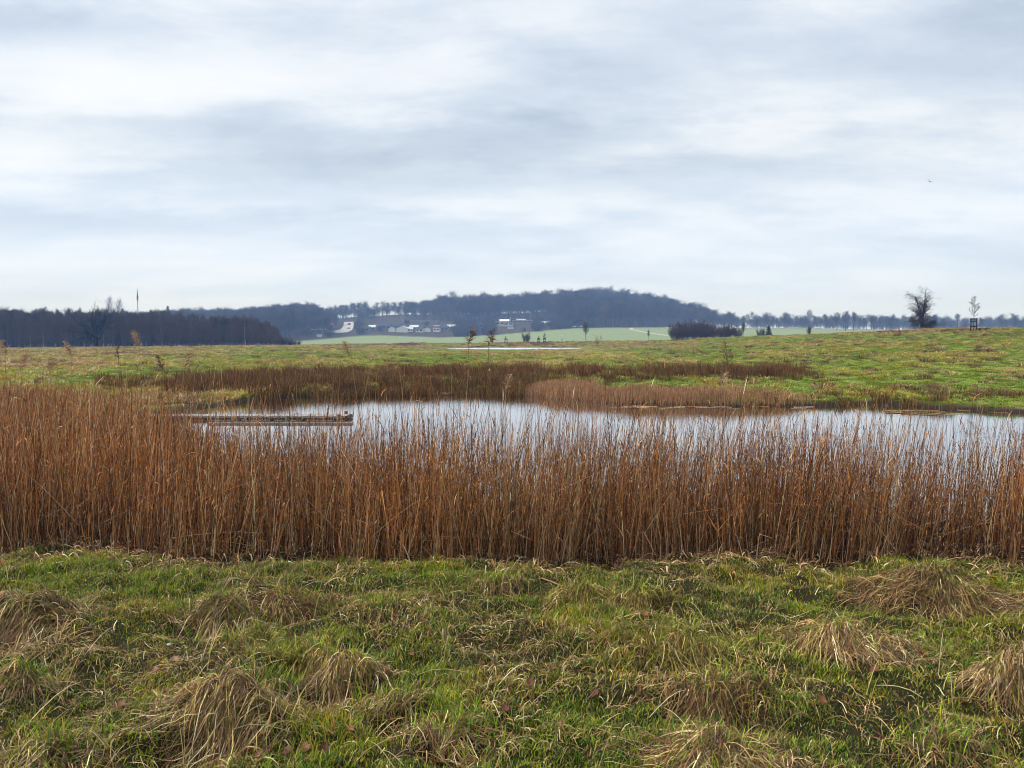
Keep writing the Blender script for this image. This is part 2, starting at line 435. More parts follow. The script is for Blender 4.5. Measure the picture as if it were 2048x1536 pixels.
# ------------------------------------------------------------------ ground sheet
def build_ground():
    az = np.concatenate([np.linspace(-180, -48, 40, endpoint=False), np.linspace(-48, 48, 520), np.linspace(48, 180, 41)[1:-1]])
    az = np.radians(az)
    rr = np.concatenate([[0.25], np.geomspace(0.6, 2.2, 22, endpoint=False), np.geomspace(2.2, 9, 190, endpoint=False),
                         np.geomspace(9, 300, 330, endpoint=False), np.geomspace(300, 1100, 120, endpoint=False), np.geomspace(1100, 1720, 12)])
    A, R = np.meshgrid(az, rr)
    X = R * np.sin(A); Y = R * np.cos(A); Z = height(X, Y)
    nr, na = X.shape
    V = np.stack([X, Y, Z], -1).reshape(-1, 3)
    i = np.arange(nr - 1)[:, None] * na; j = np.arange(na)[None, :]; j2 = (j + 1) % na
    F = np.stack([i + j, i + j2, i + na + j2, i + na + j], -1).reshape(-1, 4)[:, ::-1]
    V = np.concatenate([V, [[0, 0, hgt(0.0, 0.0)]]]); c = len(V) - 1
    Ft = np.stack([np.full(na, c), (np.arange(na) + 1) % na, np.arange(na), -np.ones(na, int)], -1)[:, [0, 2, 1, 3]]
    mb = MB(); mb.V = [V]; mb.F = [F, Ft]; mb.C = [np.full((len(V), 3), 0.5)]; mb.n = len(V)
    o = mb.build('ground', M_GROUND)
    x, y = V[:, 0], V[:, 1]; r = np.hypot(x, y)
    u = 1024 + FPX * np.clip(x / np.maximum(np.where(y > 0, np.maximum(y, r * 0.35), r * 0.35), 0.01), -1.6, 1.6)
    sd = pond_sd(x, y)
    ye = reed_edge(x)
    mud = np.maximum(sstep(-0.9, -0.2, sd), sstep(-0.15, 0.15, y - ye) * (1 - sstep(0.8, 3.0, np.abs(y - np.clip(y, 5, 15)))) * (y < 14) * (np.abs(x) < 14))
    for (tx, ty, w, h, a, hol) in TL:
        if hol: mud = np.maximum(mud, 0.9 * np.exp(-(((x - tx) / (w * 0.3)) ** 2 + ((y - ty + w * 0.40) / (w * 0.16)) ** 2) * 0.5))  # hollows before the tussocks are coloured near black as their shade
    cy = np.interp(u, C_U, C_Y); fy = np.interp(u, F_U, F_Y)
    field = sstep(0, 40, r - cy - 20)
    meadow = sstep(6.5, 12, r)
    wood = sstep(0, 6, np.where(y > 0, y, 0) - fy) * (1 - sstep(1425, 1440, u)) + (u < 585) * sstep(228, 234, y)
    M = np.stack([mud, field, meadow, 1 - np.clip(wood, 0, 1)], -1)
    ca = o.data.color_attributes.new('Mask', 'FLOAT_COLOR', 'POINT')
    ca.data.foreach_set('color', M.astype(np.float32).ravel())
    tag(o, 'rolling meadow ground with muddy pond bank and far pale field', 'ground', kind='structure')
build_ground()

# ------------------------------------------------------------------ ponds
def water_sheet(name, pts, z, label):
    mb = MB(); n = len(pts)
    V = [(p[0], p[1], z) for p in pts] + [(np.mean([p[0] for p in pts]), np.mean([p[1] for p in pts]), z)]
    me = bpy.data.meshes.new(name); me.from_pydata([tuple(map(float, q)) for q in V[:-1]], [], [tuple(range(n))[::-1] if False else tuple(range(n))])
    me.materials.append(M_WATER); o = bpy.data.objects.new(name, me); COL.objects.link(o)
    if me.polygons[0].normal.z < 0: me.flip_normals()
    tag(o, label, 'water', kind='structure')
    return o
water_sheet('pond_water', [(-13, 13), (-4, 6.6), (30, 6.2), (32, 19.5), (15, 25), (4, 34), (-13, 34)], WATER, 'pale sky reflecting water of the near pond behind the reeds')
water_sheet('far_pond_water', [(0.5 + 18.5 * math.cos(a), 188 + 25.6 * math.sin(a)) for a in np.linspace(0, 2 * PI, 40, endpoint=False)], FARW, 'thin bright strip of water of the far pond in the meadow').data.materials[0] = M_WATERF

# ------------------------------------------------------------------ helpers for plant batches
def unit(v): return v / (np.linalg.norm(v, axis=-1, keepdims=True) + 1e-9)

def pick(rng, cols, n, var=0.22):
    cols = np.array(cols, float)
    c = cols[rng.integers(0, len(cols), n)]
    return np.clip(c * (1 + var * rng.standard_normal((n, 1))) * (1 + 0.06 * rng.standard_normal((n, 3))), 0.004, 0.9)

GREENS = [(0.110, 0.235, 0.006), (0.190, 0.310, 0.008), (0.29, 0.355, 0.012), (0.045, 0.125, 0.006), (0.40, 0.38, 0.03)]
STRAWS = [(0.46, 0.33, 0.13), (0.34, 0.235, 0.09), (0.66, 0.52, 0.29), (0.28, 0.155, 0.06), (0.42, 0.30, 0.10), (0.20, 0.10, 0.042), (0.13, 0.065, 0.03)]

def tip_width(w, k): return w[:, None] * np.interp(np.linspace(0, 1, k), [0, 0.25, 0.7, 1], [0.8, 1, 0.75, 0.12])[None, :]

# ---- short turf of the near bank
def dark_hollow_mask(x, y):  # hollows kept thin of grass so their painted dark shows
    m = np.zeros_like(x)
    for (tx, ty, w, h, a, hol) in TL:
        if hol: m = np.maximum(m, np.exp(-(((x - tx) / (w * 0.28)) ** 2 + ((y - ty + w * 0.40) / (w * 0.15)) ** 2) * 0.5))
    return m

def turf():
    rng = np.random.default_rng(3)
    mb = MB()
    n = 800000
    y = rng.uniform(1.6, 6.4, n); x = rng.uniform(-1, 1, n) * (0.76 * y + 0.9)
    p = (0.76 * y + 0.9) / (0.76 * 6.4 + 0.9)
    keep = rng.random(n) < np.clip(p * 1.05, 0, 1)
    keep &= y < reed_edge(x) + rng.normal(0, 0.07, n) - 0.02
    keep &= rng.random(n) > dark_hollow_mask(x, y) * 0.95
    pat = fbm(x * 2.6, y * 2.6, 51)
    keep &= rng.random(n) < 0.30 + 1.0 * sstep(0.34, 0.54, 0.6 * pat + 0.4 * fbm(x * 9, y * 9, 53, 2))
    x, y, pat = x[keep], y[keep], pat[keep]; n = len(x)
    k = 4
    z = height(x, y)
    L = (0.009 + rng.gamma(4, 0.0048, n)) * (0.65 + 0.75 * sstep(0.4, 0.7, pat))
    ph = rng.uniform(0, 2 * PI, n); bend = rng.uniform(0.2, 1.3, n)
    s = np.linspace(0, 1, k)
    d = np.stack([np.cos(ph), np.sin(ph)], -1)
    th = rng.uniform(0.0, 0.8, n)[:, None] + bend[:, None] * s[None, :]
    dh = np.sin(th) * L[:, None] / (k - 1); dz = np.cos(th) * L[:, None] / (k - 1)
    hh = np.concatenate([np.zeros((n, 1)), np.cumsum(dh, 1)[:, :-1]], 1); zz = np.concatenate([np.zeros((n, 1)), np.cumsum(dz, 1)[:, :-1]], 1)
    P = np.stack([x[:, None] + d[:, :1] * hh, y[:, None] + d[:, 1:] * hh, z[:, None] + zz - 0.004], -1)
    a = ph + PI / 2 + rng.normal(0, 0.6, n)
    S = np.stack([np.cos(a), np.sin(a), np.zeros(n)], -1)
    yel = fbm(x * 1.3, y * 1.3, 61)
    cg = pick(rng, GREENS, n); cs = pick(rng, STRAWS, n)
    t = (rng.random(n) < 0.07 + 0.26 * sstep(0.45, 0.68, yel))[:, None]
    C = np.where(t, cs * 0.9, cg)
    yl = sstep(0.45, 0.7, fbm(x * 3.1, y * 3.1, 67))[:, None]
    C = C * (1 - 0.5 * yl) + 0.5 * yl * C * np.array([1.6, 1.15, 0.8])
    mb.ribbons(P, tip_width(rng.uniform(0.0026, 0.005, n), k), S, C)
    o = mb.build('grass', M_GRASS)
    tag(o, 'short green winter grass growing on the near bank', 'grass', kind='stuff')

def drape(rng, x, y, ph, L, k, lift, wob=0.5):
    """Polylines that run over the ground from (x, y) in direction ph."""
    n = len(x)
    s = np.linspace(0, 1, k)
    turn = rng.normal(0, wob, n)
    X = np.empty((n, k)); Y = np.empty((n, k)); X[:, 0] = x; Y[:, 0] = y
    for j in range(1, k):
        a = ph + turn * s[j] + rng.normal(0, 0.12, n)
        X[:, j] = X[:, j - 1] + np.cos(a) * L / (k - 1); Y[:, j] = Y[:, j - 1] + np.sin(a) * L / (k - 1)
    Z = height(X.ravel(), Y.ravel()).reshape(n, k)
    Z = Z + lift[:, None] * np.sin(np.clip(s * 1.0 + 0.06, 0, 1) * PI)[None, :] * 1.0 + 0.006
    return np.stack([X, Y, Z], -1)

def dead_grass():
    rng = np.random.default_rng(5)
    mb = MB()
    n = 135000
    y = rng.uniform(1.6, 6.2, n); x = rng.uniform(-1, 1, n) * (0.76 * y + 0.9)
    keep = rng.random(n) < (0.76 * y + 0.9) / (0.76 * 6.2 + 0.9)
    f = fbm(x * 1.5, y * 1.5, 71); f2 = fbm(x * 4, y * 4, 73)
    keep &= rng.random(n) < 0.16 + 1.1 * sstep(0.46, 0.70, 0.6 * f + 0.4 * f2)
    keep &= y < reed_edge(x) - 0.1
    keep &= rng.random(n) > dark_hollow_mask(x, y) * 0.7
    x, y = x[keep], y[keep]; n = len(x)
    flow = fbm(x * 0.9, y * 0.9, 77) * 4 * PI
    ph = flow + rng.normal(0, 0.7, n)
    L = rng.gamma(3.0, 0.016, n) + 0.015
    P = drape(rng, x, y, ph, L, 5, rng.gamma(2, 0.008, n), 1.3)
    a = ph + PI / 2
    S = np.stack([np.cos(a), np.sin(a), rng.normal(0, 0.5, n)], -1); S = unit(S)
    mb.ribbons(P, tip_width(rng.uniform(0.0022, 0.005, n), 5), S, pick(rng, STRAWS, n, 0.3))
    # a few stiff stems standing up
    n = 420
    y = rng.uniform(2.4, 5.6, n); x = rng.uniform(-1, 1, n) * (0.74 * y)
    z = height(x, y); ph = rng.uniform(0, 2 * PI, n); tl = rng.uniform(0.2, 1.3, n); L = rng.uniform(0.08, 0.3, n)
    s = np.linspace(0, 1, 5)
    h = np.sin(tl)[:, None] * s * L[:, None]
    P = np.stack([x[:, None] + np.cos(ph)[:, None] * h, y[:, None] + np.sin(ph)[:, None] * h, z[:, None] + np.cos(tl)[:, None] * (s * L[:, None]) - 0.25 * (s ** 3) * L[:, None]], -1)
    mb.tubes(P, np.broadcast_to(np.array([[0.0022, 0.002, 0.0018, 0.0015, 0.001]]), (n, 5)), 3, pick(rng, STRAWS[:3], n))
    o = mb.build('dead_grass', M_STRAW)
    tag(o, 'tangled dry straw lying flat through the near turf', 'dead grass', kind='stuff')
turf(); dead_grass()

# ---- the big tussocks, one object each
T_LABEL = {
 0: 'large combed straw tussock with dark hollow at lower left', 1: 'big brown tussock over black hollow at left edge',
 2: 'wide pale straw tussock cut by the bottom edge', 3: 'rounded golden tussock on the right of the bank',
 4: 'broad arched straw tussock near the reeds at right', 5: 'steep straw tussock cut by right edge above dark hole',
 6: 'small yellowish tussock with dark underside right of centre', 7: 'small olive tussock just left of the yellowish one',
 8: 'spreading brown tussock between golden and bottom straw tussocks', 9: 'flat straw ridge tussock right of the centre',
 10: 'dark flattened tussock beside its pale twin near left reeds', 11: 'pale splayed tussock left of the dark flattened one',
 12: 'yellow overhanging tussock above the radiating straw bundle', 13: 'radiating bundle of pale straw above a dark hole',
 14: 'loose brown tussock under the black hollow at left edge', 15: 'golden tussock just above the large combed one',
 16: 'low reddish straw mat right of the radiating bundle', 17: 'small pale upright tussock touching the large combed one',
 18: 'pale straw clump leaning against the right reeds', 19: 'brown straw mat in the bottom left corner'}
def tussocks():
    for i, (tx, ty, w, h, a, hol) in enumerate(TL):
        rng = np.random.default_rng(100 + i)
        mb = MB()
        n = int(np.clip(460 * (w / 0.4) ** 1.0 * np.clip(h / 0.08, 0.5, 2.2), 220, 1900))
        n = int(n * 2.2)
        gx = rng.normal(0, w * 0.24, n); gy = rng.normal(0, w * 0.20, n)
        ca_, sa_ = math.cos(a), math.sin(a)
        x = tx + gx - ca_ * w * 0.10; y = ty + gy - sa_ * w * 0.08
        # the thatch is combed one way and parts round the crown
        lat = (-(x - tx) * sa_ + (y - ty) * ca_) / w
        al = ((x - tx) * ca_ + (y - ty) * sa_) / w
        swirl = 5.0 * (fbm((x + i) * 3.0 / (w + 0.2), y * 3.0 / (w + 0.2), 900 + i, 2) - 0.5)
        ph = a + np.clip(lat * 3.2, -1.5, 1.5) + 1.0 * swirl + rng.normal(0, 0.45, n)
        stray = rng.random(n) < 0.22
        ph = np.where(stray, rng.uniform(0, 2 * PI, n), ph)
        L = np.clip(rng.gamma(4, 0.25, n), 0.3, 2.0) * w * 0.24 + 0.03
        P = drape(rng, x, y, ph, L, 7, rng.gamma(1.6, 0.009, n) + h * 0.10 * rng.random(n) ** 2, 0.6)
        S = unit(np.stack([-np.sin(ph), np.cos(ph), rng.normal(0, 0.45, n)], -1))
        tint = 0.8 + 0.35 * rng.random()
        C = pick(rng, STRAWS + [(0.20, 0.11, 0.055), (0.15, 0.08, 0.045)], n, 0.3) * tint
        C = C * (0.45 + 1.15 * rng.random((n, 1)))
        if i in (10, 4, 8): C = C * np.array([0.75, 0.66, 0.6])
        if i in (6, 7, 9, 12, 15): C = C * np.array([0.85, 0.92, 0.6])
        mb.ribbons(P, tip_width(rng.uniform(0.0022, 0.0048, n), 7), S, C)
        # fresh green blades pushing through
        g = 260
        xg = tx + rng.normal(0, w * 0.28, g); yg = ty + rng.normal(0, w * 0.24, g); zg = height(xg, yg)
        ph = rng.uniform(0, 2 * PI, g); Lg = rng.uniform(0.04, 0.10, g); s = np.linspace(0, 1, 4)
        hh = (s ** 1.6) * (Lg * rng.uniform(0.2, 0.9, g))[:, None]
        P = np.stack([xg[:, None] + np.cos(ph)[:, None] * hh, yg[:, None] + np.sin(ph)[:, None] * hh, zg[:, None] + s * Lg[:, None] * 0.9], -1)
        mb.ribbons(P, tip_width(np.full(g, 0.004), 4), np.stack([-np.sin(ph), np.cos(ph), 0 * ph], -1), pick(rng, GREENS, g))
        mb.V = [q - np.array([tx, ty, 0]) for q in mb.V]
        o = mb.build('grass_tussock', M_STRAW, loc=(tx, ty, 0))
        tag(o, T_LABEL.get(i, 'low flattened straw tuft among the near turf'), 'tussock', 'straw tussocks on the near bank')
tussocks()

# ---- fallen oak leaves
def leaf_mesh(seed):
    rng = np.random.default_rng(seed)
    mb = MB()
    k = 13
    s = np.linspace(0, 1, k)
    env = np.sin(np.clip(s * 0.92 + 0.06, 0, 1) * PI) ** 0.8 * 0.30 * (1 + 0.42 * np.cos(s * 4.2 * 2 * PI))
    curl = rng.uniform(1.2, 2.6); fold = rng.uniform(0.25, 0.8)
    th = (s - 0.4) * curl
    yv = np.cumsum(np.cos(th)) / k; zv = np.cumsum(np.sin(th)) / k * 0.6
    zv -= zv.min()
    V = []
    for j in range(k):
        for q in (-1, -0.5, 0, 0.5, 1):
            V.append((q * env[j], yv[j] - 0.5, zv[j] + fold * abs(q) * env[j] + rng.normal(0, 0.012)))
    F = [(j * 5 + q, j * 5 + q + 1, j * 5 + q + 6, j * 5 + q + 5) for j in range(k - 1) for q in range(4)]
    c = [(0.16, 0.060, 0.024), (0.24, 0.10, 0.04), (0.34, 0.20, 0.11), (0.11, 0.032, 0.020)][seed % 4]
    mb.add(V, F, c)
    mb.tubes(np.array([[(0, -0.5 + 1 / k, zv[0]), (0, -0.6, zv[0] + 0.02), (0.02, -0.75, zv[0] + 0.05)]]), np.array([[0.012, 0.01, 0.008]]), 3, c)
    me = mb.mesh('oak_leaf'); me.materials.append(M_LEAF)
    return me
def leaves():
    rng = np.random.default_rng(9)
    me = [leaf_mesh(i) for i in range(4)]
    spots = [(540, 1418, 2, 'bleached pale oak leaf lying left of the combed tussock'), (437, 1525, 1, 'tan oak leaf standing at the bottom edge left of centre'),
             (230, 1500, 2, None), (265, 1488, 3, None), (250, 1515, 0, None), (540, 1502, 3, None), (575, 1510, 3, None), (610, 1505, 0, None), (520, 1515, 0, None),
             (500, 1500, 3, None), (650, 1500, 3, None), (240, 1420, 0, None), (130, 1360, 0, None), (310, 1355, 0, None), (880, 1505, 1, None), (885, 1455, 1, None),
             (910, 1195, 3, 'dark red oak leaf in short turf near the centre'), (850, 1260, 0, None), (840, 1255, 3, None), (1060, 1390, 0, None), (1190, 1388, 3, None), (1510, 1365, 1, None),
             (1700, 1360, 3, None), (1840, 1330, 1, None), (1790, 1400, 2, 'pale pinkish oak leaf on open turf at right'), (1860, 1160, 3, None), (2030, 1200, 3, 'dark red oak leaf right of the arched tussock'),
             (1985, 1160, 1, None), (1610, 1255, 0, None), (1210, 1240, 0, None), (1290, 1250, 1, None), (1020, 1250, 0, None), (820, 1300, 1, None), (980, 1330, 1, None),
             (960, 1330, 0, None), (740, 1260, 0, None), (350, 1330, 2, 'tiny pale leaf scrap on turf above the combed tussock'), (1640, 1420, 0, None), (1480, 1330, 1, None), (1930, 1420, 0, None), (1750, 1360, 0, None),
             (1120, 1470, 0, None), (1010, 1440, 3, None), (700, 1470, 1, None), (330, 1250, 0, None), (150, 1330, 1, None)]
    for (u, v, kcol, lab) in spots:
        d = ray(u, v); Y = EYE / -d[2]; p = d * Y
        o = bpy.data.objects.new('oak_leaf', me[kcol]); COL.objects.link(o)
        sz = rng.uniform(0.045, 0.072)
        o.scale = (sz, sz, sz)
        o.location = (p[0], p[1], hgt(p[0], p[1]) + 0.022)
        o.rotation_euler = (rng.normal(0, 0.35), rng.normal(0, 0.35), rng.uniform(0, 6.28))
        tag(o, lab or 'curled brown oak leaf half hidden in the near turf', 'leaf', 'fallen oak leaves on the near bank')
leaves()

# ------------------------------------------------------------------ reeds
RUST = [(0.43, 0.158, 0.040), (0.53, 0.215, 0.062), (0.32, 0.108, 0.030), (0.64, 0.35, 0.15), (0.14, 0.050, 0.018), (0.075, 0.028, 0.012)]
TAN = [(0.62, 0.40, 0.19), (0.46, 0.255, 0.11), (0.33, 0.155, 0.06), (0.80, 0.60, 0.36), (0.19, 0.085, 0.034), (0.10, 0.045, 0.02)]

def reed_stalks(mb, rng, x, y, z, H, rad, lean_sd=0.07, k=5, leaf=2.5, rust=RUST, tan=TAN, tip=0.35, leafw=0.008):
    n = len(x)
    s = np.linspace(0, 1, k)
    la = rng.uniform(0, 2 * PI, n); lm = np.abs(rng.normal(0, lean_sd, n)) + 0.01
    cl_ = (fbm(x * 2.3, y * 2.3, 131, 2) - 0.5) * 0.45
    wind = 0.14
    dx = np.cos(la) * lm + wind * rng.random(n) + cl_; dy = np.sin(la) * lm
    cv = rng.normal(0, 0.035, n)
    X = x[:, None] + (dx[:, None] * s + cv[:, None] * s ** 2) * H[:, None]
    Y = y[:, None] + (dy[:, None] * s) * H[:, None]
    Z = z[:, None] + H[:, None] * s - 0.06 * (1 - s)
    # slight kinks at the nodes
    X[:, 1:-1] += rng.normal(0, 0.008, (n, k - 2)); Y[:, 1:-1] += rng.normal(0, 0.008, (n, k - 2))
    if k >= 5:
        br = rng.random(n) < 0.11; nb = int(br.sum()); j0 = k - 3
        fa = rng.uniform(0, 2 * PI, nb); fe = rng.uniform(-1.1, 0.5, nb)
        for j in range(j0 + 1, k):
            q = (j - j0) * H[br] / (k - 1)
            X[br, j] = X[br, j0] + np.cos(fa) * np.cos(fe) * q; Y[br, j] = Y[br, j0] + np.sin(fa) * np.cos(fe) * q; Z[br, j] = Z[br, j0] + np.sin(fe) * q
    P = np.stack([X, Y, Z], -1)
    R = rad[:, None] * np.interp(s, [0, 0.6, 1], [1, 0.85, tip])[None, :]
    c0 = pick(rng, tan, n); c1 = pick(rng, rust, n)
    pure = rng.random(n) < 0.10
    c1 = np.where(pure[:, None], c0 * 0.9, c1)
    pt = fbm(x * 1.9, y * 1.9, 171)[:, None]; c1 = c1 * (0.62 + 0.8 * pt); c1 = c1 + (c0 * 0.9 - c1) * 0.3 * sstep(0.55, 0.75, fbm(x * 0.8 + 5, y * 0.8, 173))[:, None]
    m = np.interp(s, [0, 0.22, 0.5, 1], [0.25, 0.5, 0.9, 1])[None, :, None]
    C = c0[:, None, :] * (1 - m) + c1[:, None, :] * m
    mb.tubes(P, R, 3, C)
    # withered leaves along the stalk
    nl = int(n * leaf)
    if nl:
        i = rng.integers(0, n, nl); t = rng.uniform(0.22, 0.98, nl)
        f = t * (k - 1); j = np.minimum(f.astype(int), k - 2); fr = (f - j)[:, None]
        B = P[i, j] * (1 - fr) + P[i, j + 1] * fr
        ph = rng.uniform(0, 2 * PI, nl); L = rng.gamma(3, 0.020, nl) + 0.02; L *= np.clip(H[i], 0.3, 1.3)
        a0 = rng.uniform(0.1, 0.8, nl); cu = rng.uniform(-0.2, 2.0, nl)
        kk = 4; ss = np.linspace(0, 1, kk)
        th = a0[:, None] + cu[:, None] * ss
        dh = np.cumsum(np.concatenate([np.zeros((nl, 1)), np.sin(th)[:, :-1] * L[:, None] / (kk - 1)], 1), 1)
        dz = np.cumsum(np.concatenate([np.zeros((nl, 1)), np.cos(th)[:, :-1] * L[:, None] / (kk - 1)], 1), 1)
        Q = np.stack([B[:, :1] + np.cos(ph)[:, None] * dh, B[:, 1:2] + np.sin(ph)[:, None] * dh, B[:, 2:] + dz], -1)
        S = unit(np.stack([-np.sin(ph), np.cos(ph), rng.normal(0, 0.3, nl)], -1))
        cl = pick(rng, rust + rust + rust + [(0.52, 0.40, 0.24)], nl, 0.22)
        mb.ribbons(Q, tip_width(rng.uniform(0.5, 1.2, nl) * leafw, kk), S, cl)
    return P

def reeds():
    rng = np.random.default_rng(21)
    mb = MB()
    # ---- front bed
    n = 74000
    x = rng.uniform(-7.5, 8.5, n); e = reed_edge(x)
    q = rng.random(n)
    depth = 4.2
    y = e + depth * q ** 1.15
    dens = 0.5 * fbm(x * 1.1, y * 1.1, 81) + 0.5 * fbm(x * 3.2, y * 3.2, 82, 2)
    fall = 1 - 0.85 * sstep(0.9, 3.4, y - e)
    left = sstep(-1.0, -3.5, x)
    keep = rng.random(n) < np.clip(fall * (0.12 + 1.4 * sstep(0.38, 0.62, dens)) * (1 + 0.4 * left), 0, 1)
    keep &= rng.random(n) < 0.62
    x, y = x[keep], y[keep]; n = len(x)
    z = height(x, y)
    left = sstep(-1.5, -4.0, x)
    base = 0.80 + 0.0 * left + 0.36 * (fbm(x * 0.7, y * 0.7, 83) - 0.5)
    H = base * np.clip(rng.normal(1, 0.24, n), 0.3, 1.7) + (WATER - z < 0) * 0 + np.clip(-0.1 - z, 0, 0.5) * 0.75
    H = H * np.where(rng.random(n) < 0.36, rng.uniform(0.3, 0.85, n), 1.0)
    tall = rng.random(n) < 0.05
    H = np.where(tall, H * rng.uniform(1.12, 1.38, n), H)
    reed_stalks(mb, rng, x, y, z, H, rng.uniform(0.0017, 0.0036, n), 0.125, 5, 2.8, leafw=0.0065)
    # ---- left bed, back to the pond's left shore
    n = 30000
    y = rng.uniform(9.3, 27, n); x = rng.uniform(-1, 1, n) * 0
    xr = np.interp(y, [9, 10, 12, 15, 17.5, 20.5, 24, 27], [-2.0, -2.6, -3.4, -5.4, -7.6, -8.8, -8.4, -7.5])
    xl = -0.8 * y - 1
    x = xr + (xl - xr) * rng.random(n)
    dens = fbm(x * 0.6, y * 0.6, 91)
    keep = (rng.random(n) < 0.35 + 0.9 * sstep(0.35, 0.6, dens)) & (rng.random(n) < np.interp(y, [9, 14, 20, 27], [1, 0.9, 0.55, 0.22]))
    keep &= rng.random(n) < np.where(y > 10.5, np.interp(x / y, [-0.72, -0.55, -0.42, -0.36], [1.0, 0.7, 0.28, 0.14]), 1.0)
    x, y = x[keep], y[keep]; n = len(x)
    z = height(x, y)
    H = np.interp(y, [9, 14, 27], [0.9, 0.74, 0.52]) * np.clip(rng.normal(1, 0.24, n), 0.35, 1.6) * np.interp(x / y, [-0.72, -0.5, -0.38], [1.06, 0.9, 0.74])
    reed_stalks(mb, rng, x, y, z, H, rng.uniform(0.003, 0.0055, n), 0.09, 4, 2.2, leafw=0.010)
    # ---- tall thin stalks rising over the pond, some leaning
    n = 850
    x = rng.uniform(-7, 7.5, n); y = reed_edge(x) + rng.uniform(0.3, 4.5, n)
    z = height(x, y); H = rng.uniform(1.05, 1.6, n) + np.clip(-0.1 - z, 0, 0.5) * 0.6
    reed_stalks(mb, rng, x, y, z, H, rng.uniform(0.0016, 0.003, n), 0.17, 6, 0.8, rust=TAN, tip=0.3)
    # ---- short dark stalks painting in the reed foot's shade, then broken and fallen ones
    n = 9000
    x = rng.uniform(-7.0, 8, n); y = reed_edge(x) + rng.uniform(0.05, 2.4, n); z = height(x, y)
    old = [(0.10, 0.042, 0.018), (0.065, 0.028, 0.013), (0.16, 0.075, 0.032), (0.04, 0.018, 0.010)]  # dark tones stand in for the shade between the stalk bases
    reed_stalks(mb, rng, x, y, z, rng.gamma(4, 0.055, n) + 0.05, rng.uniform(0.002, 0.004, n), 0.35, 4, 2.2, rust=old, tan=old, leafw=0.010)
    n = 380
    x = rng.uniform(-6.5, 7, n); y = reed_edge(x) + rng.uniform(-0.05, 1.6, n); z = height(x, y) + rng.uniform(0.0, 0.25, n)
    ph = np.where(rng.random(n) < 0.5, rng.normal(0.1, 0.5, n), rng.normal(3.0, 0.5, n)); el = rng.uniform(0.08, 1.0, n); L = rng.gamma(4, 0.11, n) + 0.1
    s = np.linspace(0, 1, 5)
    P = np.stack([x[:, None] + (np.cos(ph) * np.cos(el) * L)[:, None] * s, y[:, None] + 0.4 * (np.sin(ph) * np.cos(el) * L)[:, None] * s,
                  z[:, None] + (np.sin(el) * L)[:, None] * s - 0.1 * (L[:, None]) * s ** 2.5], -1)
    mb.tubes(P, rng.uniform(0.0016, 0.0034, n)[:, None] * np.linspace(1, 0.5, 5), 3, pick(rng, TAN + RUST, n))
    o = mb.build('reeds', M_REED)
    tag(o, 'dense stand of rust brown dry reeds in front of the pond', 'reeds', kind='stuff')

def reed_litter():
    rng = np.random.default_rng(23)
    mb = MB()
    n = 12000
    x = rng.uniform(-7, 7.5, n); y = reed_edge(x) + rng.normal(0.28, 0.38, n)
    ph = rng.uniform(0, 2 * PI, n) ; ph = np.where(rng.random(n) < 0.5, rng.normal(0, 0.5, n), ph)
    P = drape(rng, x, y, ph, rng.gamma(3, 0.024, n) + 0.02, 4, rng.gamma(2, 0.012, n), 0.6)
    S = unit(np.stack([-np.sin(ph), np.cos(ph), rng.normal(0, 0.5, n)], -1))
    mb.ribbons(P, tip_width(rng.uniform(0.004, 0.011, n), 4), S, pick(rng, TAN + [(0.40, 0.20, 0.08), (0.16, 0.09, 0.05), (0.10, 0.05, 0.025)], n, 0.25))
    n = 90
    i = rng.integers(0, 3, n)
    x = np.where(i == 0, rng.uniform(3, 9.5, n), np.where(i == 1, rng.uniform(-4.5, 0.5, n), rng.uniform(11, 15, n)))
    y = np.where(i == 0, rng.uniform(23.6, 24.6, n), np.where(i == 1, rng.uniform(30.2, 31.6, n), rng.uniform(21.5, 23.2, n)))
    ph = rng.normal(0, 0.35, n); L = rng.uniform(0.2, 0.9, n); q = np.linspace(-0.5, 0.5, 3)
    P = np.stack([x[:, None] + np.cos(ph)[:, None] * L[:, None] * q, y[:, None] + np.sin(ph)[:, None] * L[:, None] * q, np.full((n, 3), WATER + 0.004)], -1)
    mb.tubes(P, np.full((n, 3), 0.008), 4, pick(rng, TAN, n))
    o = mb.build('reed_litter', M_REED)
    tag(o, 'broken reed litter on the mud at the foot of the reeds', 'litter', kind='stuff')

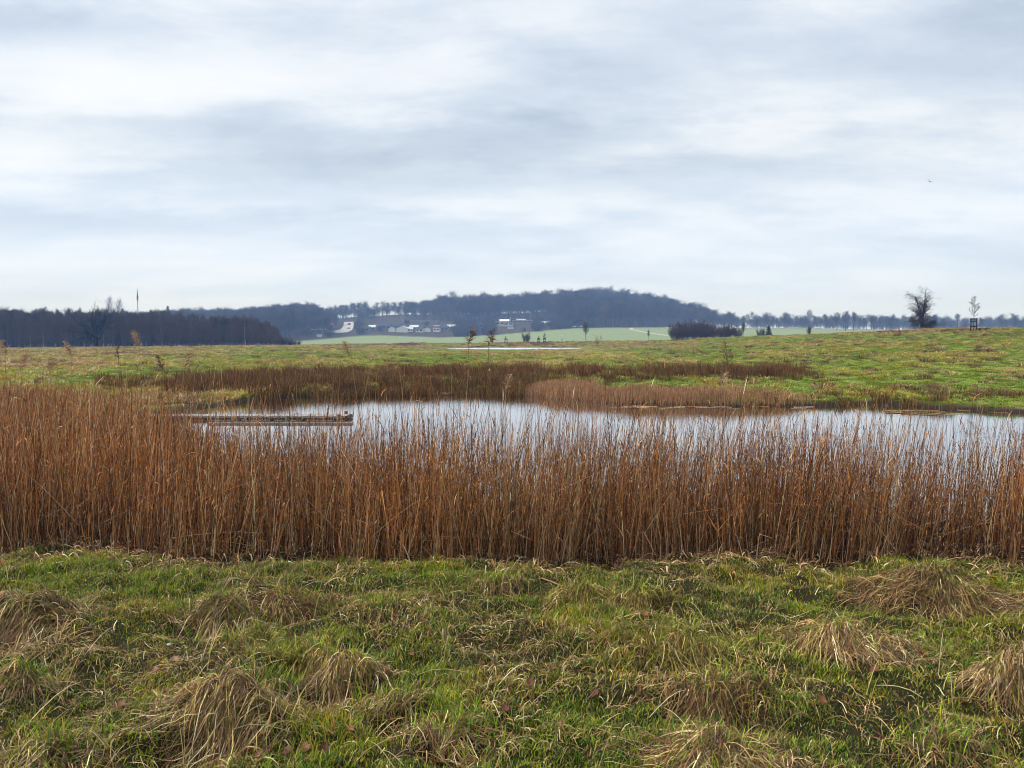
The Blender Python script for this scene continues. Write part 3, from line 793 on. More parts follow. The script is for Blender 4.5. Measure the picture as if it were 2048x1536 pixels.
def far_reeds():
    rng = np.random.default_rng(27)
    mb = MB()
    n = 17000
    shore = np.array([(0.2, 30.2), (1.0, 28.9), (2.2, 27.2), (3.6, 25.6), (5.4, 24.9), (7.4, 24.6), (9.7, 24.7)])
    t = rng.random(n) * (len(shore) - 1); i = t.astype(int); f = (t - i)[:, None]
    B = shore[i] * (1 - f) + shore[i + 1] * f
    back = rng.uniform(-0.35, 3.2, n) * np.interp(t, [0, 0.6, 5, 6], [0.5, 1, 1, 0.4])
    x = B[:, 0] + rng.normal(0, 0.15, n) + 0.25 * back; y = B[:, 1] + back
    z = np.maximum(height(x, y), WATER - 0.3)
    H = np.clip((0.02 + 0.40 * (fbm(x * 0.9, y * 0.9, 95) - 0.5) - z) * np.clip(rng.normal(1, 0.14, n), 0.5, 1.35), 0.15, 1.1)
    H = H * np.interp(t, [0, 1.2, 5.0, 6.0], [0.4, 1, 1, 0.45]) * (0.8 + 0.4 * fbm(x * 2.5, y * 2.5, 97))
    keep = rng.random(n) < np.interp(t, [0, 1.5, 4.6, 6.0], [0.25, 1, 1, 0.25])
    x, y, z, H = x[keep], y[keep], z[keep], H[keep]; n = len(x)
    pink = [(0.66, 0.38, 0.20), (0.52, 0.28, 0.14), (0.74, 0.47, 0.27), (0.38, 0.19, 0.095), (0.20, 0.095, 0.05)]
    reed_stalks(mb, rng, x, y, z, H, rng.uniform(0.003, 0.006, n), 0.10, 3, 1.0, rust=pink, tan=pink, leafw=0.012)
    o = mb.build('reed_stand', M_REED)
    tag(o, 'low pinkish brown reed stand on the far shore of the pond', 'reeds', kind='stuff')

def rushes():
    rng = np.random.default_rng(29)
    mb = MB()
    C = []
    def patch(u0, u1, v0, v1, n, h0, h1):
        for _ in range(n):
            u = rng.uniform(u0, u1); v = rng.uniform(v0, v1)
            d = ray(u, v); Y = (EYE + 0.22) / -d[2]; p = d * Y
            C.append((p[0], p[1], rng.uniform(h0, h1)))
    patch(335, 560, 758, 788, 95, 0.40, 0.78); patch(470, 700, 752, 778, 90, 0.40, 0.75); patch(600, 790, 748, 772, 60, 0.3, 0.6)
    patch(775, 1180, 748, 760, 110, 0.50, 0.80); patch(770, 1030, 766, 781, 70, 0.22, 0.5); patch(1000, 1240, 760, 768, 35, 0.2, 0.4)
    patch(1170, 1420, 747, 757, 70, 0.35, 0.75); patch(1395, 1600, 747, 757, 80, 0.4, 0.75); patch(760, 1180, 746, 756, 60, 0.3, 0.6); patch(1330, 1400, 750, 756, 12, 0.3, 0.5)
    patch(200, 340, 762, 778, 30, 0.3, 0.55); patch(740, 1060, 757, 781, 130, 0.28, 0.55); patch(520, 800, 768, 784, 60, 0.3, 0.55); patch(1180, 1640, 752, 764, 70, 0.2, 0.45); patch(1640, 2040, 775, 800, 40, 0.15, 0.35); patch(700, 860, 750, 757, 25, 0.4, 0.6)
    C = np.array(C)
    per = 95
    c = np.repeat(C, per, 0); n = len(c)
    ph = rng.uniform(0, 2 * PI, n); r0 = 0.30 * np.sqrt(rng.random(n))
    x = c[:, 0] + np.cos(ph) * r0; y = c[:, 1] + np.sin(ph) * r0
    z = np.maximum(height(x, y), WATER - 0.1)
    H = c[:, 2] * rng.uniform(0.4, 1.15, n); sp = rng.uniform(0.0, 0.5, n)
    s = np.linspace(0, 1, 4)
    hh = (s ** 1.7) * (H * sp)[:, None]
    P = np.stack([x[:, None] + np.cos(ph)[:, None] * hh, y[:, None] + np.sin(ph)[:, None] * hh, z[:, None] + (s - 0.22 * sp[:, None] * s ** 3) * H[:, None]], -1)
    a = rng.uniform(0, 2 * PI, n)
    col = pick(rng, [(0.17, 0.078, 0.026), (0.12, 0.054, 0.018), (0.23, 0.11, 0.038), (0.07, 0.034, 0.013), (0.30, 0.17, 0.065)], n)
    low = (c[:, 2] < 0.45)[:, None]
    col = np.where(low & (rng.random((n, 1)) < 0.35), pick(rng, [(0.10, 0.085, 0.018), (0.14, 0.11, 0.028), (0.06, 0.055, 0.012)], n), col)
    mb.ribbons(P, tip_width(rng.uniform(0.010, 0.018, n), 4), np.stack([np.cos(a), np.sin(a), 0 * a], -1), col)
    o = mb.build('rushes', M_RUSH)
    tag(o, 'dark brown rush clumps massed along the far pond bank', 'rushes', kind='stuff')
reeds(); reed_litter(); far_reeds(); rushes()

# ---- tall plumed reeds, one object each
def plume_reed(base, top, side, rng, dark):
    t = empty('plume_reed', base)
    b = Vector(base); d = Vector(top) - b
    mb = MB(); s = np.linspace(0, 1, 7)
    bow = np.array([side * 0.05, 0.0, 0.0])
    P = s[:, None] * np.array(d)[None] + (s * (1 - s))[:, None] * bow[None] * 2
    c = (0.33, 0.22, 0.12) if not dark else (0.20, 0.12, 0.07)
    mb.tubes(P[None], np.linspace(0.0042, 0.002, 7)[None], 4, c)
    mb.build('stem', M_REED, t)
    pl = MB(); n = 120
    tt = rng.random(n) ** 0.8
    B = np.array(d)[None] + np.stack([side * 0.05 * tt, 0.02 * rng.standard_normal(n), -0.09 + 0.15 * tt], -1) - np.array([[0, 0, 0.03]])
    ph = np.where(rng.random(n) < 0.72, 0.0 if side > 0 else PI, PI if side > 0 else 0.0) + rng.normal(0, 0.8, n)
    L = rng.uniform(0.03, 0.10, n) * np.interp(tt, [0, 0.3, 1], [0.7, 1, 0.45]); ss = np.linspace(0, 1, 4)
    th = rng.uniform(0.4, 1.1, n)[:, None] + rng.uniform(0.6, 1.7, n)[:, None] * ss
    dh = np.cumsum(np.concatenate([np.zeros((n, 1)), np.sin(th)[:, :-1] * L[:, None] / 3], 1), 1); dz = np.cumsum(np.concatenate([np.zeros((n, 1)), np.cos(th)[:, :-1] * L[:, None] / 3], 1), 1)
    Q = np.stack([B[:, :1] + np.cos(ph)[:, None] * dh, B[:, 1:2] + 0.5 * np.sin(ph)[:, None] * dh, B[:, 2:] + dz], -1)
    col = pick(rng, [(0.13, 0.075, 0.042), (0.20, 0.12, 0.07), (0.08, 0.045, 0.025)] if dark else [(0.42, 0.27, 0.15), (0.34, 0.20, 0.11), (0.50, 0.36, 0.22)], n)
    pl.ribbons(Q, tip_width(rng.uniform(0.003, 0.007, n), 4), unit(np.stack([-np.sin(ph), np.cos(ph), rng.normal(0, 1.2, n)], -1)), col)
    pl.build('plume', M_REED, t)
    n = 3; kk = 5; ss = np.linspace(0, 1, kk)
    tq = rng.uniform(0.45, 0.85, n); ph = rng.uniform(0, 2 * PI, n); L = rng.uniform(0.10, 0.24, n); th = 0.5 + rng.uniform(0.5, 1.8, n)[:, None] * ss
    dh = np.cumsum(np.sin(th) * L[:, None] / kk, 1); dz = np.cumsum(np.cos(th) * L[:, None] / kk, 1)
    B = tq[:, None] * np.array(d)[None] + (tq * (1 - tq))[:, None] * bow[None] * 2
    Q = np.stack([B[:, :1] + np.cos(ph)[:, None] * dh, B[:, 1:2] + np.sin(ph)[:, None] * dh, B[:, 2:] + dz], -1)
    S = unit(np.stack([-np.sin(ph), np.cos(ph), 0.3 + 0 * ph], -1)); cc = pick(rng, TAN, n)
    for q in range(n):
        lf = MB(); lf.ribbons(Q[q:q + 1], tip_width(np.full(1, 0.010), kk), S[q:q + 1], cc[q:q + 1]); lf.build('leaf_blade', M_REED, t)
    return t
def plumes():
    rng = np.random.default_rng(33)
    L = [(935, 664, 938, 6.9, 1, 1, 'tall dark plumed reed standing left of the guarded saplings'), (976, 666, 968, 7.2, 1, 1, 'thin reed with small dark plume just right of the tallest'),
         (278, 668, 300, 7.4, -1, 0, 'pale plumed reed crossing the wood below the mast'), (12, 688, 8, 7.6, -1, 0, 'brown plumed reed at the left edge before the wood'),
         (142, 690, 150, 7.8, -1, 0, 'small brown plumed reed left of the spreading oak'), (326, 718, 318, 7.6, -1, 1, 'dark drooping plumed reed over straw meadow at left'),
         (366, 716, 352, 7.2, 1, 0, 'upright brown plumed reed right of the drooping dark one'), (700, 690, 760, 7.8, -1, 0, 'leaning reed with a lone plume below the hill road'),
         (96, 722, 110, 7.2, 1, 0, None), (40, 716, 30, 7.0, 1, 0, None), (1010, 756, 1000, 7.4, 1, 0, None), (1440, 752, 1450, 7.6, 1, 0, None), (1960, 776, 1950, 7.2, -1, 0, None)]
    for (u, v, ub, Y, side, dark, lab) in L:
        d = ray(u, v); top = d * (Y / d[1]); top[2] += EYE
        xb = (ub - 1024) / FPX * Y
        b = (xb, Y, hgt(xb, Y) - 0.03)
        o = plume_reed(b, top, side, rng, dark)
        tag(o, lab or 'slender plumed reed rising above the main reed bed', 'reed', 'tall plumed reeds above the reed bed')
plumes()

# ------------------------------------------------------------------ meadow tufts (instanced on the far meadow)
def scatter(name, protos, mats, pts, rot, scl, idx, label, cat):
    src = bpy.data.collections.new(name + '_source')
    for i, me in enumerate(protos):
        me.materials.clear() if False else None
        o = bpy.data.objects.new('%s_source_%02d' % (name, i), me); src.objects.link(o)
    me = bpy.data.meshes.new(name); me.vertices.add(len(pts)); me.vertices.foreach_set('co', np.asarray(pts, np.float32).ravel())
    for an, dat, ty in (('rot', rot, 'FLOAT_VECTOR'), ('scl', scl, 'FLOAT_VECTOR')):
        a = me.attributes.new(an, ty, 'POINT'); a.data.foreach_set('vector', np.asarray(dat, np.float32).ravel())
    a = me.attributes.new('idx', 'INT', 'POINT'); a.data.foreach_set('value', np.asarray(idx, np.int32))
    ob = bpy.data.objects.new(name, me); COL.objects.link(ob)
    g = bpy.data.node_groups.new(name + '_nodes', 'GeometryNodeTree')
    g.interface.new_socket('Geometry', in_out='INPUT', socket_type='NodeSocketGeometry')
    g.interface.new_socket('Geometry', in_out='OUTPUT', socket_type='NodeSocketGeometry')
    gi = g.nodes.new('NodeGroupInput'); go = g.nodes.new('NodeGroupOutput')
    ci = g.nodes.new('GeometryNodeCollectionInfo'); ci.inputs['Collection'].default_value = src
    ci.inputs['Separate Children'].default_value = True; ci.inputs['Reset Children'].default_value = True
    ip = g.nodes.new('GeometryNodeInstanceOnPoints'); ip.inputs['Pick Instance'].default_value = True
    def na(n, t):
        q = g.nodes.new('GeometryNodeInputNamedAttribute'); q.data_type = t; q.inputs[0].default_value = n; return q
    r = na('rot', 'FLOAT_VECTOR'); s = na('scl', 'FLOAT_VECTOR'); ii = na('idx', 'INT')
    e2r = g.nodes.new('FunctionNodeEulerToRotation')
    L = g.links
    L.new(gi.outputs[0], ip.inputs['Points']); L.new(ci.outputs[0], ip.inputs['Instance'])
    L.new(r.outputs['Attribute'], e2r.inputs[0]); L.new(e2r.outputs[0], ip.inputs['Rotation'])
    L.new(s.outputs['Attribute'], ip.inputs['Scale']); L.new(ii.outputs['Attribute'], ip.inputs['Instance Index'])
    L.new(ip.outputs[0], go.inputs[0])
    md = ob.modifiers.new('scatter', 'NODES'); md.node_group = g
    tag(ob, label, cat, kind='stuff')
    return ob

def tuft_mesh(seed, cols, n, h, w):
    rng = np.random.default_rng(seed)
    mb = MB()
    ph = rng.uniform(0, 2 * PI, n); r0 = 0.30 * np.sqrt(rng.random(n))
    x = np.cos(ph) * r0; y = np.sin(ph) * r0
    L = rng.uniform(0.5, 1.1, n) * h; s = np.linspace(0, 1, 4)
    lean = 0.4 + rng.normal(0, 0.3, n)
    th = rng.uniform(0.1, 0.5, n)[:, None] + rng.uniform(0.9, 2.2, n)[:, None] * s
    dh = np.cumsum(np.concatenate([np.zeros((n, 1)), np.sin(th)[:, :-1] * L[:, None] / 3], 1), 1); dz = np.cumsum(np.concatenate([np.zeros((n, 1)), np.cos(th)[:, :-1] * L[:, None] / 3], 1), 1)
    P = np.stack([x[:, None] + np.cos(ph)[:, None] * dh, y[:, None] + np.sin(ph)[:, None] * dh, dz - 0.02], -1)
    mb.ribbons(P, tip_width(rng.uniform(0.7, 1.3, n) * w, 4), unit(np.stack([-np.sin(ph), np.cos(ph), rng.normal(0, 0.2, n)], -1)), pick(rng, cols, n, 0.2))
    me = mb.mesh('meadow_tuft'); me.materials.append(M_GRASS)
    return me

def meadow():
    rng = np.random.default_rng(41)
    G = [(0.19, 0.31, 0.006), (0.26, 0.35, 0.008), (0.35, 0.38, 0.02), (0.13, 0.24, 0.006)]
    YS = [(0.46, 0.41, 0.04), (0.40, 0.37, 0.03), (0.54, 0.44, 0.09), (0.31, 0.35, 0.02)]
    ST = [(0.52, 0.37, 0.13), (0.46, 0.30, 0.10), (0.60, 0.46, 0.20), (0.36, 0.20, 0.07)]
    BR = [(0.17, 0.085, 0.035), (0.24, 0.12, 0.05), (0.12, 0.065, 0.03)]
    protos = [tuft_mesh(1, G, 90, 0.20, 0.020), tuft_mesh(2, G + YS[:1], 90, 0.22, 0.022), tuft_mesh(3, YS, 90, 0.26, 0.022), tuft_mesh(4, YS + ST[:2], 90, 0.28, 0.022),
              tuft_mesh(5, ST, 90, 0.32, 0.022), tuft_mesh(6, ST + BR[:1], 90, 0.34, 0.022), tuft_mesh(7, BR, 80, 0.34, 0.022)]
    n = 105000
    y = 9 + (228) * rng.random(n) ** 0.95
    x = rng.uniform(-0.80, 0.80, n) * y
    u = 1024 + FPX * x / y
    cy = np.interp(u, C_U, C_Y)
    sd = pond_sd(x, y)
    e = np.hypot((x - 0.5) / 17.5, (y - 188) / 25.0)
    keep = (sd < -0.5) & (y < cy + 6) & (e > 1.0) & ~((y < 24) & (x < 13)) 
    x, y, u, cy = x[keep], y[keep], u[keep], cy[keep]; n = len(x)
    z = height(x, y)
    f = 0.5 + 0.8 * (fbm(x * 0.10, y * 0.05, 101) - 0.5) + 0.42 * (fbm(x * 0.45, y * 0.28, 103, 2) - 0.5)
    rightg = sstep(1150, 1700, u)
    leftst = 1 - sstep(0, 700, u)
    crest = sstep(0.75, 1.0, y / cy)
    f = f + 0.10 * leftst - 0.08 * rightg + 0.13 * crest + rng.normal(0, 0.05, n)
    idx = np.select([f < 0.49, f < 0.55, f < 0.595, f < 0.64, f < 0.70, f < 0.77], [0, 1, 2, 3, 4, 5], 6)
    rare = rng.random(n)
    idx = np.where(rare < 0.025, 6, np.where(rare < 0.05, 5, idx))
    sz = np.interp(y, [9, 30, 100, 230], [0.55, 0.85, 1.25, 1.7]) * rng.uniform(0.6, 1.3, n)
    zs = sz * np.where(idx < 2, rng.uniform(0.3, 0.65, n), rng.uniform(0.7, 1.35, n)) * np.interp(y, [9, 100, 230], [0.9, 0.8, 0.6])
    zs = zs * (1 - 0.86 * (1 - sstep(18, 26, np.abs(x))) * sstep(100, 130, y) * (1 - sstep(203, 210, y)))
    scl = np.stack([sz * 1.25, sz, zs], -1)
    rot = np.stack([rng.normal(0, 0.12, n), rng.normal(0, 0.12, n), rng.uniform(0, 2 * PI, n)], -1)
    scatter('meadow_grass', protos, None, np.stack([x, y, z], -1), rot, scl, idx, 'tufted green and straw grass covering the meadow beyond the pond', 'grass')
    # lone brown mounds on the right slope, one object each
    for (u, v, w, lab) in [(1722, 712, 60, 'largest rusty brown grass mound on the right slope'), (1978, 716, 50, 'brown grass mound on the slope below the lone sapling'),
                      (1855, 720, 70, 'wide reddish grass mound in the middle of the slope'), (1970, 700, 70, None), (1610, 706, 40, None), (1500, 690, 40, None), (1790, 745, 36, None)]:
        p = ground_at(u, v + 6, 30, 130)
        o = bpy.data.objects.new('grass_mound', protos[6]); COL.objects.link(o)
        k = w / FPX * p.y
        o.location = p; o.scale = (k * 0.9, k * 0.7, k * 0.75); o.rotation_euler = (0, 0, rng.uniform(0, 6))
        tag(o, lab or 'small brown grass mound on the right slope', 'grass mound', 'brown grass mounds on the right slope')
meadow()

# ------------------------------------------------------------------ trees
def grow(rng, P, R, n, tr, ang, ln, k, wig, trop, rfac, taper=0.3, shape=None, astd=0.2):
    Np, kp, _ = P.shape
    idx = np.repeat(np.arange(Np), n)
    t = tr[0] + (tr[1] - tr[0]) * ((np.tile(np.arange(n), Np) + rng.random(Np * n)) / n)
    f = t * (kp - 1); j = np.minimum(f.astype(int), kp - 2); fr = (f - j)[:, None]
    B = P[idx, j] * (1 - fr) + P[idx, j + 1] * fr
    T = unit(P[idx, j + 1] - P[idx, j])
    r = R[idx, j] * (1 - fr[:, 0]) + R[idx, j + 1] * fr[:, 0]
    q = rng.standard_normal((len(idx), 3)); q = unit(q - (q * T).sum(1, keepdims=True) * T)
    a = ang + rng.normal(0, astd, len(idx))
    D = unit(T * np.cos(a)[:, None] + q * np.sin(a)[:, None])
    L = np.asarray(ln)[idx] if np.ndim(ln) else np.full(len(idx), ln)
    L = L * rng.uniform(0.65, 1.2, len(idx))
    if shape is not None: L = L * shape(t)
    Q = np.empty((len(idx), k, 3)); Q[:, 0] = B
    for s in range(1, k):
        D = unit(D + wig * rng.standard_normal(D.shape) + np.array([0, 0, trop]))
        Q[:, s] = Q[:, s - 1] + D * (L / (k - 1))[:, None]
    r0 = r * rfac
    return Q, r0[:, None] * np.linspace(1, taper, k)[None], L

def tree_parts(seed, H, kind):
    """Trunk and crown meshes of one bare tree of height about H."""
    rng = np.random.default_rng(seed)
    tk, cr = MB(), MB()
    s = np.linspace(0, 1, 9)
    if kind == 'forest':
        P0 = np.stack([np.cumsum(rng.normal(0, 0.012 * H, 9)), np.cumsum(rng.normal(0, 0.012 * H, 9)), s * H * 0.93], -1)[None]; P0 -= P0[:, :1] * np.array([1, 1, 0])
        R0 = (H * 0.016 * np.linspace(1, 0.15, 9))[None]
        P1, R1, L1 = grow(rng, P0, R0, 17, (0.26, 0.97), 0.75, H * 0.36, 6, 0.14, 0.08, 0.55, 0.25, lambda t: np.interp(t, [0.2, 0.45, 0.8, 1], [0.75, 1, 0.75, 0.35]))
        P2, R2, L2 = grow(rng, P1, R1, 8, (0.2, 1.0), 0.7, L1 * 0.5, 5, 0.16, 0.06, 0.6, 0.3)
        P3, R3, L3 = grow(rng, P2, R2, 6, (0.15, 1.0), 0.7, L2 * 0.55, 4, 0.18, 0.06, 0.6, 0.3)
        P4, R4, L4 = grow(rng, P3, R3, 4, (0.2, 1.0), 0.6, L3 * 0.6, 3, 0.15, 0.06, 0.7, 0.4)
    elif kind == 'young':
        P0 = np.stack([np.cumsum(rng.normal(0, 0.010 * H, 9)), np.cumsum(rng.normal(0, 0.010 * H, 9)), s * H], -1)[None]; P0 -= P0[:, :1] * np.array([1, 1, 0])
        R0 = (H * 0.011 * np.linspace(1, 0.12, 9))[None]
        P1, R1, L1 = grow(rng, P0, R0, 30, (0.08, 0.98), 0.62, H * 0.30, 5, 0.10, 0.16, 0.5, 0.25, lambda t: np.interp(t, [0, 0.3, 0.7, 1], [0.7, 1, 0.7, 0.3]))
        P2, R2, L2 = grow(rng, P1, R1, 7, (0.15, 1.0), 0.55, L1 * 0.5, 4, 0.12, 0.14, 0.6, 0.3)
        P3, R3, L3 = grow(rng, P2, R2, 5, (0.15, 1.0), 0.55, L2 * 0.6, 3, 0.12, 0.12, 0.65, 0.35)
        P4, R4, L4 = grow(rng, P3, R3, 2, (0.2, 1.0), 0.5, L3 * 0.7, 3, 0.1, 0.1, 0.8, 0.5)
    elif kind == 'avenue':
        P0 = np.stack([np.cumsum(rng.normal(0, 0.008 * H, 9)), np.cumsum(rng.normal(0, 0.008 * H, 9)), s * H * 0.93], -1)[None]; P0 -= P0[:, :1] * np.array([1, 1, 0])
        R0 = (H * 0.020 * np.linspace(1, 0.15, 9))[None]
        P1, R1, L1 = grow(rng, P0, R0, 16, (0.36, 0.97), 0.62, H * 0.32, 6, 0.13, 0.12, 0.5, 0.25, lambda t: np.interp(t, [0.3, 0.5, 0.8, 1], [0.9, 1, 0.7, 0.4]))
        P2, R2, L2 = grow(rng, P1, R1, 7, (0.2, 1.0), 0.65, L1 * 0.5, 5, 0.16, 0.08, 0.6, 0.3)
        P3, R3, L3 = grow(rng, P2, R2, 6, (0.15, 1.0), 0.7, L2 * 0.55, 4, 0.16, 0.06, 0.6, 0.3)
        P4, R4, L4 = grow(rng, P3, R3, 3, (0.2, 1.0), 0.6, L3 * 0.6, 3, 0.15, 0.06, 0.7, 0.4)
    elif kind == 'oak':
        P0 = np.stack([0.02 * H * np.sin(s * 4), 0 * s, s * H * 0.42], -1)[None]
        R0 = (H * 0.042 * np.array([1.35, 1.1, 1, 0.95, 0.9, 0.85, 0.8, 0.75, 0.6]))[None]
        P1, R1, L1 = grow(rng, P0, R0, 15, (0.35, 1.0), 0.95, H * 0.62, 9, 0.20, 0.07, 0.48, 0.22, lambda t: np.interp(t, [0.3, 0.6, 1], [0.95, 1, 0.95]), 0.3)
        P2, R2, L2 = grow(rng, P1, R1, 9, (0.25, 1.0), 0.75, L1 * 0.42, 6, 0.24, 0.07, 0.6, 0.3)
        P3, R3, L3 = grow(rng, P2, R2, 7, (0.2, 1.0), 0.75, L2 * 0.5, 4, 0.22, 0.04, 0.6, 0.3)
        P4, R4, L4 = grow(rng, P3, R3, 2, (0.2, 1.0), 0.65, L3 * 0.6, 3, 0.2, 0.03, 0.65, 0.4)
    elif kind == 'elm':
        # a tall crown of several steep leaders over a broad skirt of low branches
        P0 = np.stack([0.01 * H * np.sin(s * 5), 0 * s, s * H * 0.36], -1)[None]
        R0 = (H * 0.032 * np.linspace(1.2, 0.8, 9))[None]
        A, RA, LA = grow(rng, P0, R0, 6, (0.80, 1.0), 0.30, H * 0.62, 9, 0.10, 0.16, 0.6, 0.2, None, 0.10)
        Bm, RB, LB = grow(rng, P0, R0, 18, (0.05, 0.95), 1.1, H * 0.36, 9, 0.20, 0.07, 0.26, 0.2, lambda t: np.interp(t, [0, 0.5, 0.8], [1.05, 1.0, 0.8]), 0.3)
        P1 = np.concatenate([A, Bm]); R1 = np.concatenate([RA, RB]); L1 = np.concatenate([LA, LB])
        P2, R2, L2 = grow(rng, P1, R1, 16, (0.18, 1.0), 0.95, L1 * 0.36, 6, 0.24, 0.05, 0.5, 0.3, lambda t: np.interp(t, [0.2, 0.55, 1.0], [1.0, 0.9, 0.45]))
        P3, R3, L3 = grow(rng, P2, R2, 6, (0.2, 1.0), 0.8, L2 * 0.5, 4, 0.24, 0.0, 0.6, 0.3)
        P4, R4, L4 = grow(rng, P3, R3, 3, (0.2, 1.0), 0.65, L3 * 0.6, 3, 0.2, 0.0, 0.65, 0.4)
    elif kind == 'shrub':
        m = 16
        ph = rng.uniform(0, 2 * PI, m); r = 0.35 * H * np.sqrt(rng.random(m)); sp = rng.uniform(0.05, 0.45, m); hh = H * rng.uniform(0.65, 1.0, m)
        P0 = np.stack([(r * np.cos(ph))[:, None] + (np.cos(ph) * sp * hh)[:, None] * s, (r * np.sin(ph))[:, None] + (np.sin(ph) * sp * hh)[:, None] * s, hh[:, None] * s], -1)
        R0 = np.full((m, 1), H * 0.010) * np.linspace(1, 0.2, 9)[None]
        P1, R1, L1 = grow(rng, P0, R0, 9, (0.1, 1.0), 0.6, H * 0.36, 5, 0.16, 0.1, 0.6, 0.3)
        P2, R2, L2 = grow(rng, P1, R1, 6, (0.1, 1.0), 0.6, L1 * 0.5, 4, 0.16, 0.08, 0.65, 0.3)
        P3, R3, L3 = grow(rng, P2, R2, 4, (0.1, 1.0), 0.6, L2 * 0.6, 3, 0.15, 0.06, 0.7, 0.4)
        P4, R4 = None, None
    elif kind == 'sapling':
        P0 = np.stack([0 * s, 0 * s, s * H], -1)[None]
        R0 = (H * 0.011 * np.linspace(1, 0.2, 9))[None]
        P1, R1, L1 = grow(rng, P0, R0, 24, (0.42, 0.97), 1.0, H * 0.19, 6, 0.04, 0.06, 0.6, 0.4, lambda t: np.interp(t, [0.42, 0.55, 0.9, 1], [0.8, 1, 0.5, 0.3]), 0.12)
        P2, R2, L2 = grow(rng, P1, R1, 5, (0.25, 1.0), 0.6, L1 * 0.4, 4, 0.1, 0.05, 0.6, 0.4)
        P3 = P4 = None
    mn = {'forest': 0.02, 'young': 0.012, 'avenue': 0.02, 'oak': 0.014, 'elm': 0.012, 'shrub': 0.011, 'sapling': 0.016}[kind]
    tk.tubes(P0, np.maximum(R0, mn), 7)
    if kind in ('oak', 'elm'):
        tk.tubes(P1, np.maximum(R1 * (1.5 if kind == 'oak' else 1.0), mn * 1.6), 5)
    else:
        cr.tubes(P1, np.maximum(R1, mn * 1.2), 4)
    cr.tubes(P2, np.maximum(R2, mn), 3)
    if P3 is not None: cr.tubes(P3, np.maximum(R3, mn * 0.8), 3)
    if P4 is not None: cr.tubes(P4, np.maximum(R4, mn * 0.7), 3)
    return tk, cr

def make_tree(name, seed, H, kind, mt, mc):
    t, c = tree_parts(seed, H, kind)
    a = t.mesh('trunk'); a.materials.append(mt)
    b = c.mesh('crown'); b.materials.append(mc)
    return (name, a, b)

def joined(seed, H, kind, mat, stem=None):
    t, c = tree_parts(seed, H, kind)
    mb = MB(); nf = []
    for q in (t, c):
        V = np.concatenate(q.V); F = np.concatenate(q.F)
        mb.V.append(V); mb.F.append(np.where(F >= 0, F + mb.n, -1)); mb.C.append(np.concatenate(q.C)); mb.n += len(V); nf.append(len(F))
    me = mb.mesh(kind + '_tree'); me.materials.append(stem or mat); me.materials.append(mat)
    if len(me.polygons) == sum(nf):
        me.polygons.foreach_set('material_index', np.repeat([0, 1], nf).astype(np.int32))
    return me

def place_tree(proto, loc, rz=0.0, scale=1.0, label='', cat='tree', group=None):
    name, a, b = proto
    r = empty(name, loc, rz)
    r.scale = (scale, scale, scale) if np.ndim(scale) == 0 else scale
    for nm, me in (('trunk', a), ('crown', b)):
        o = bpy.data.objects.new(nm, me); COL.objects.link(o); o.parent = r
    tag(r, label, cat, group)
    return r

def px_h(px, Y): return px / FPX * Y

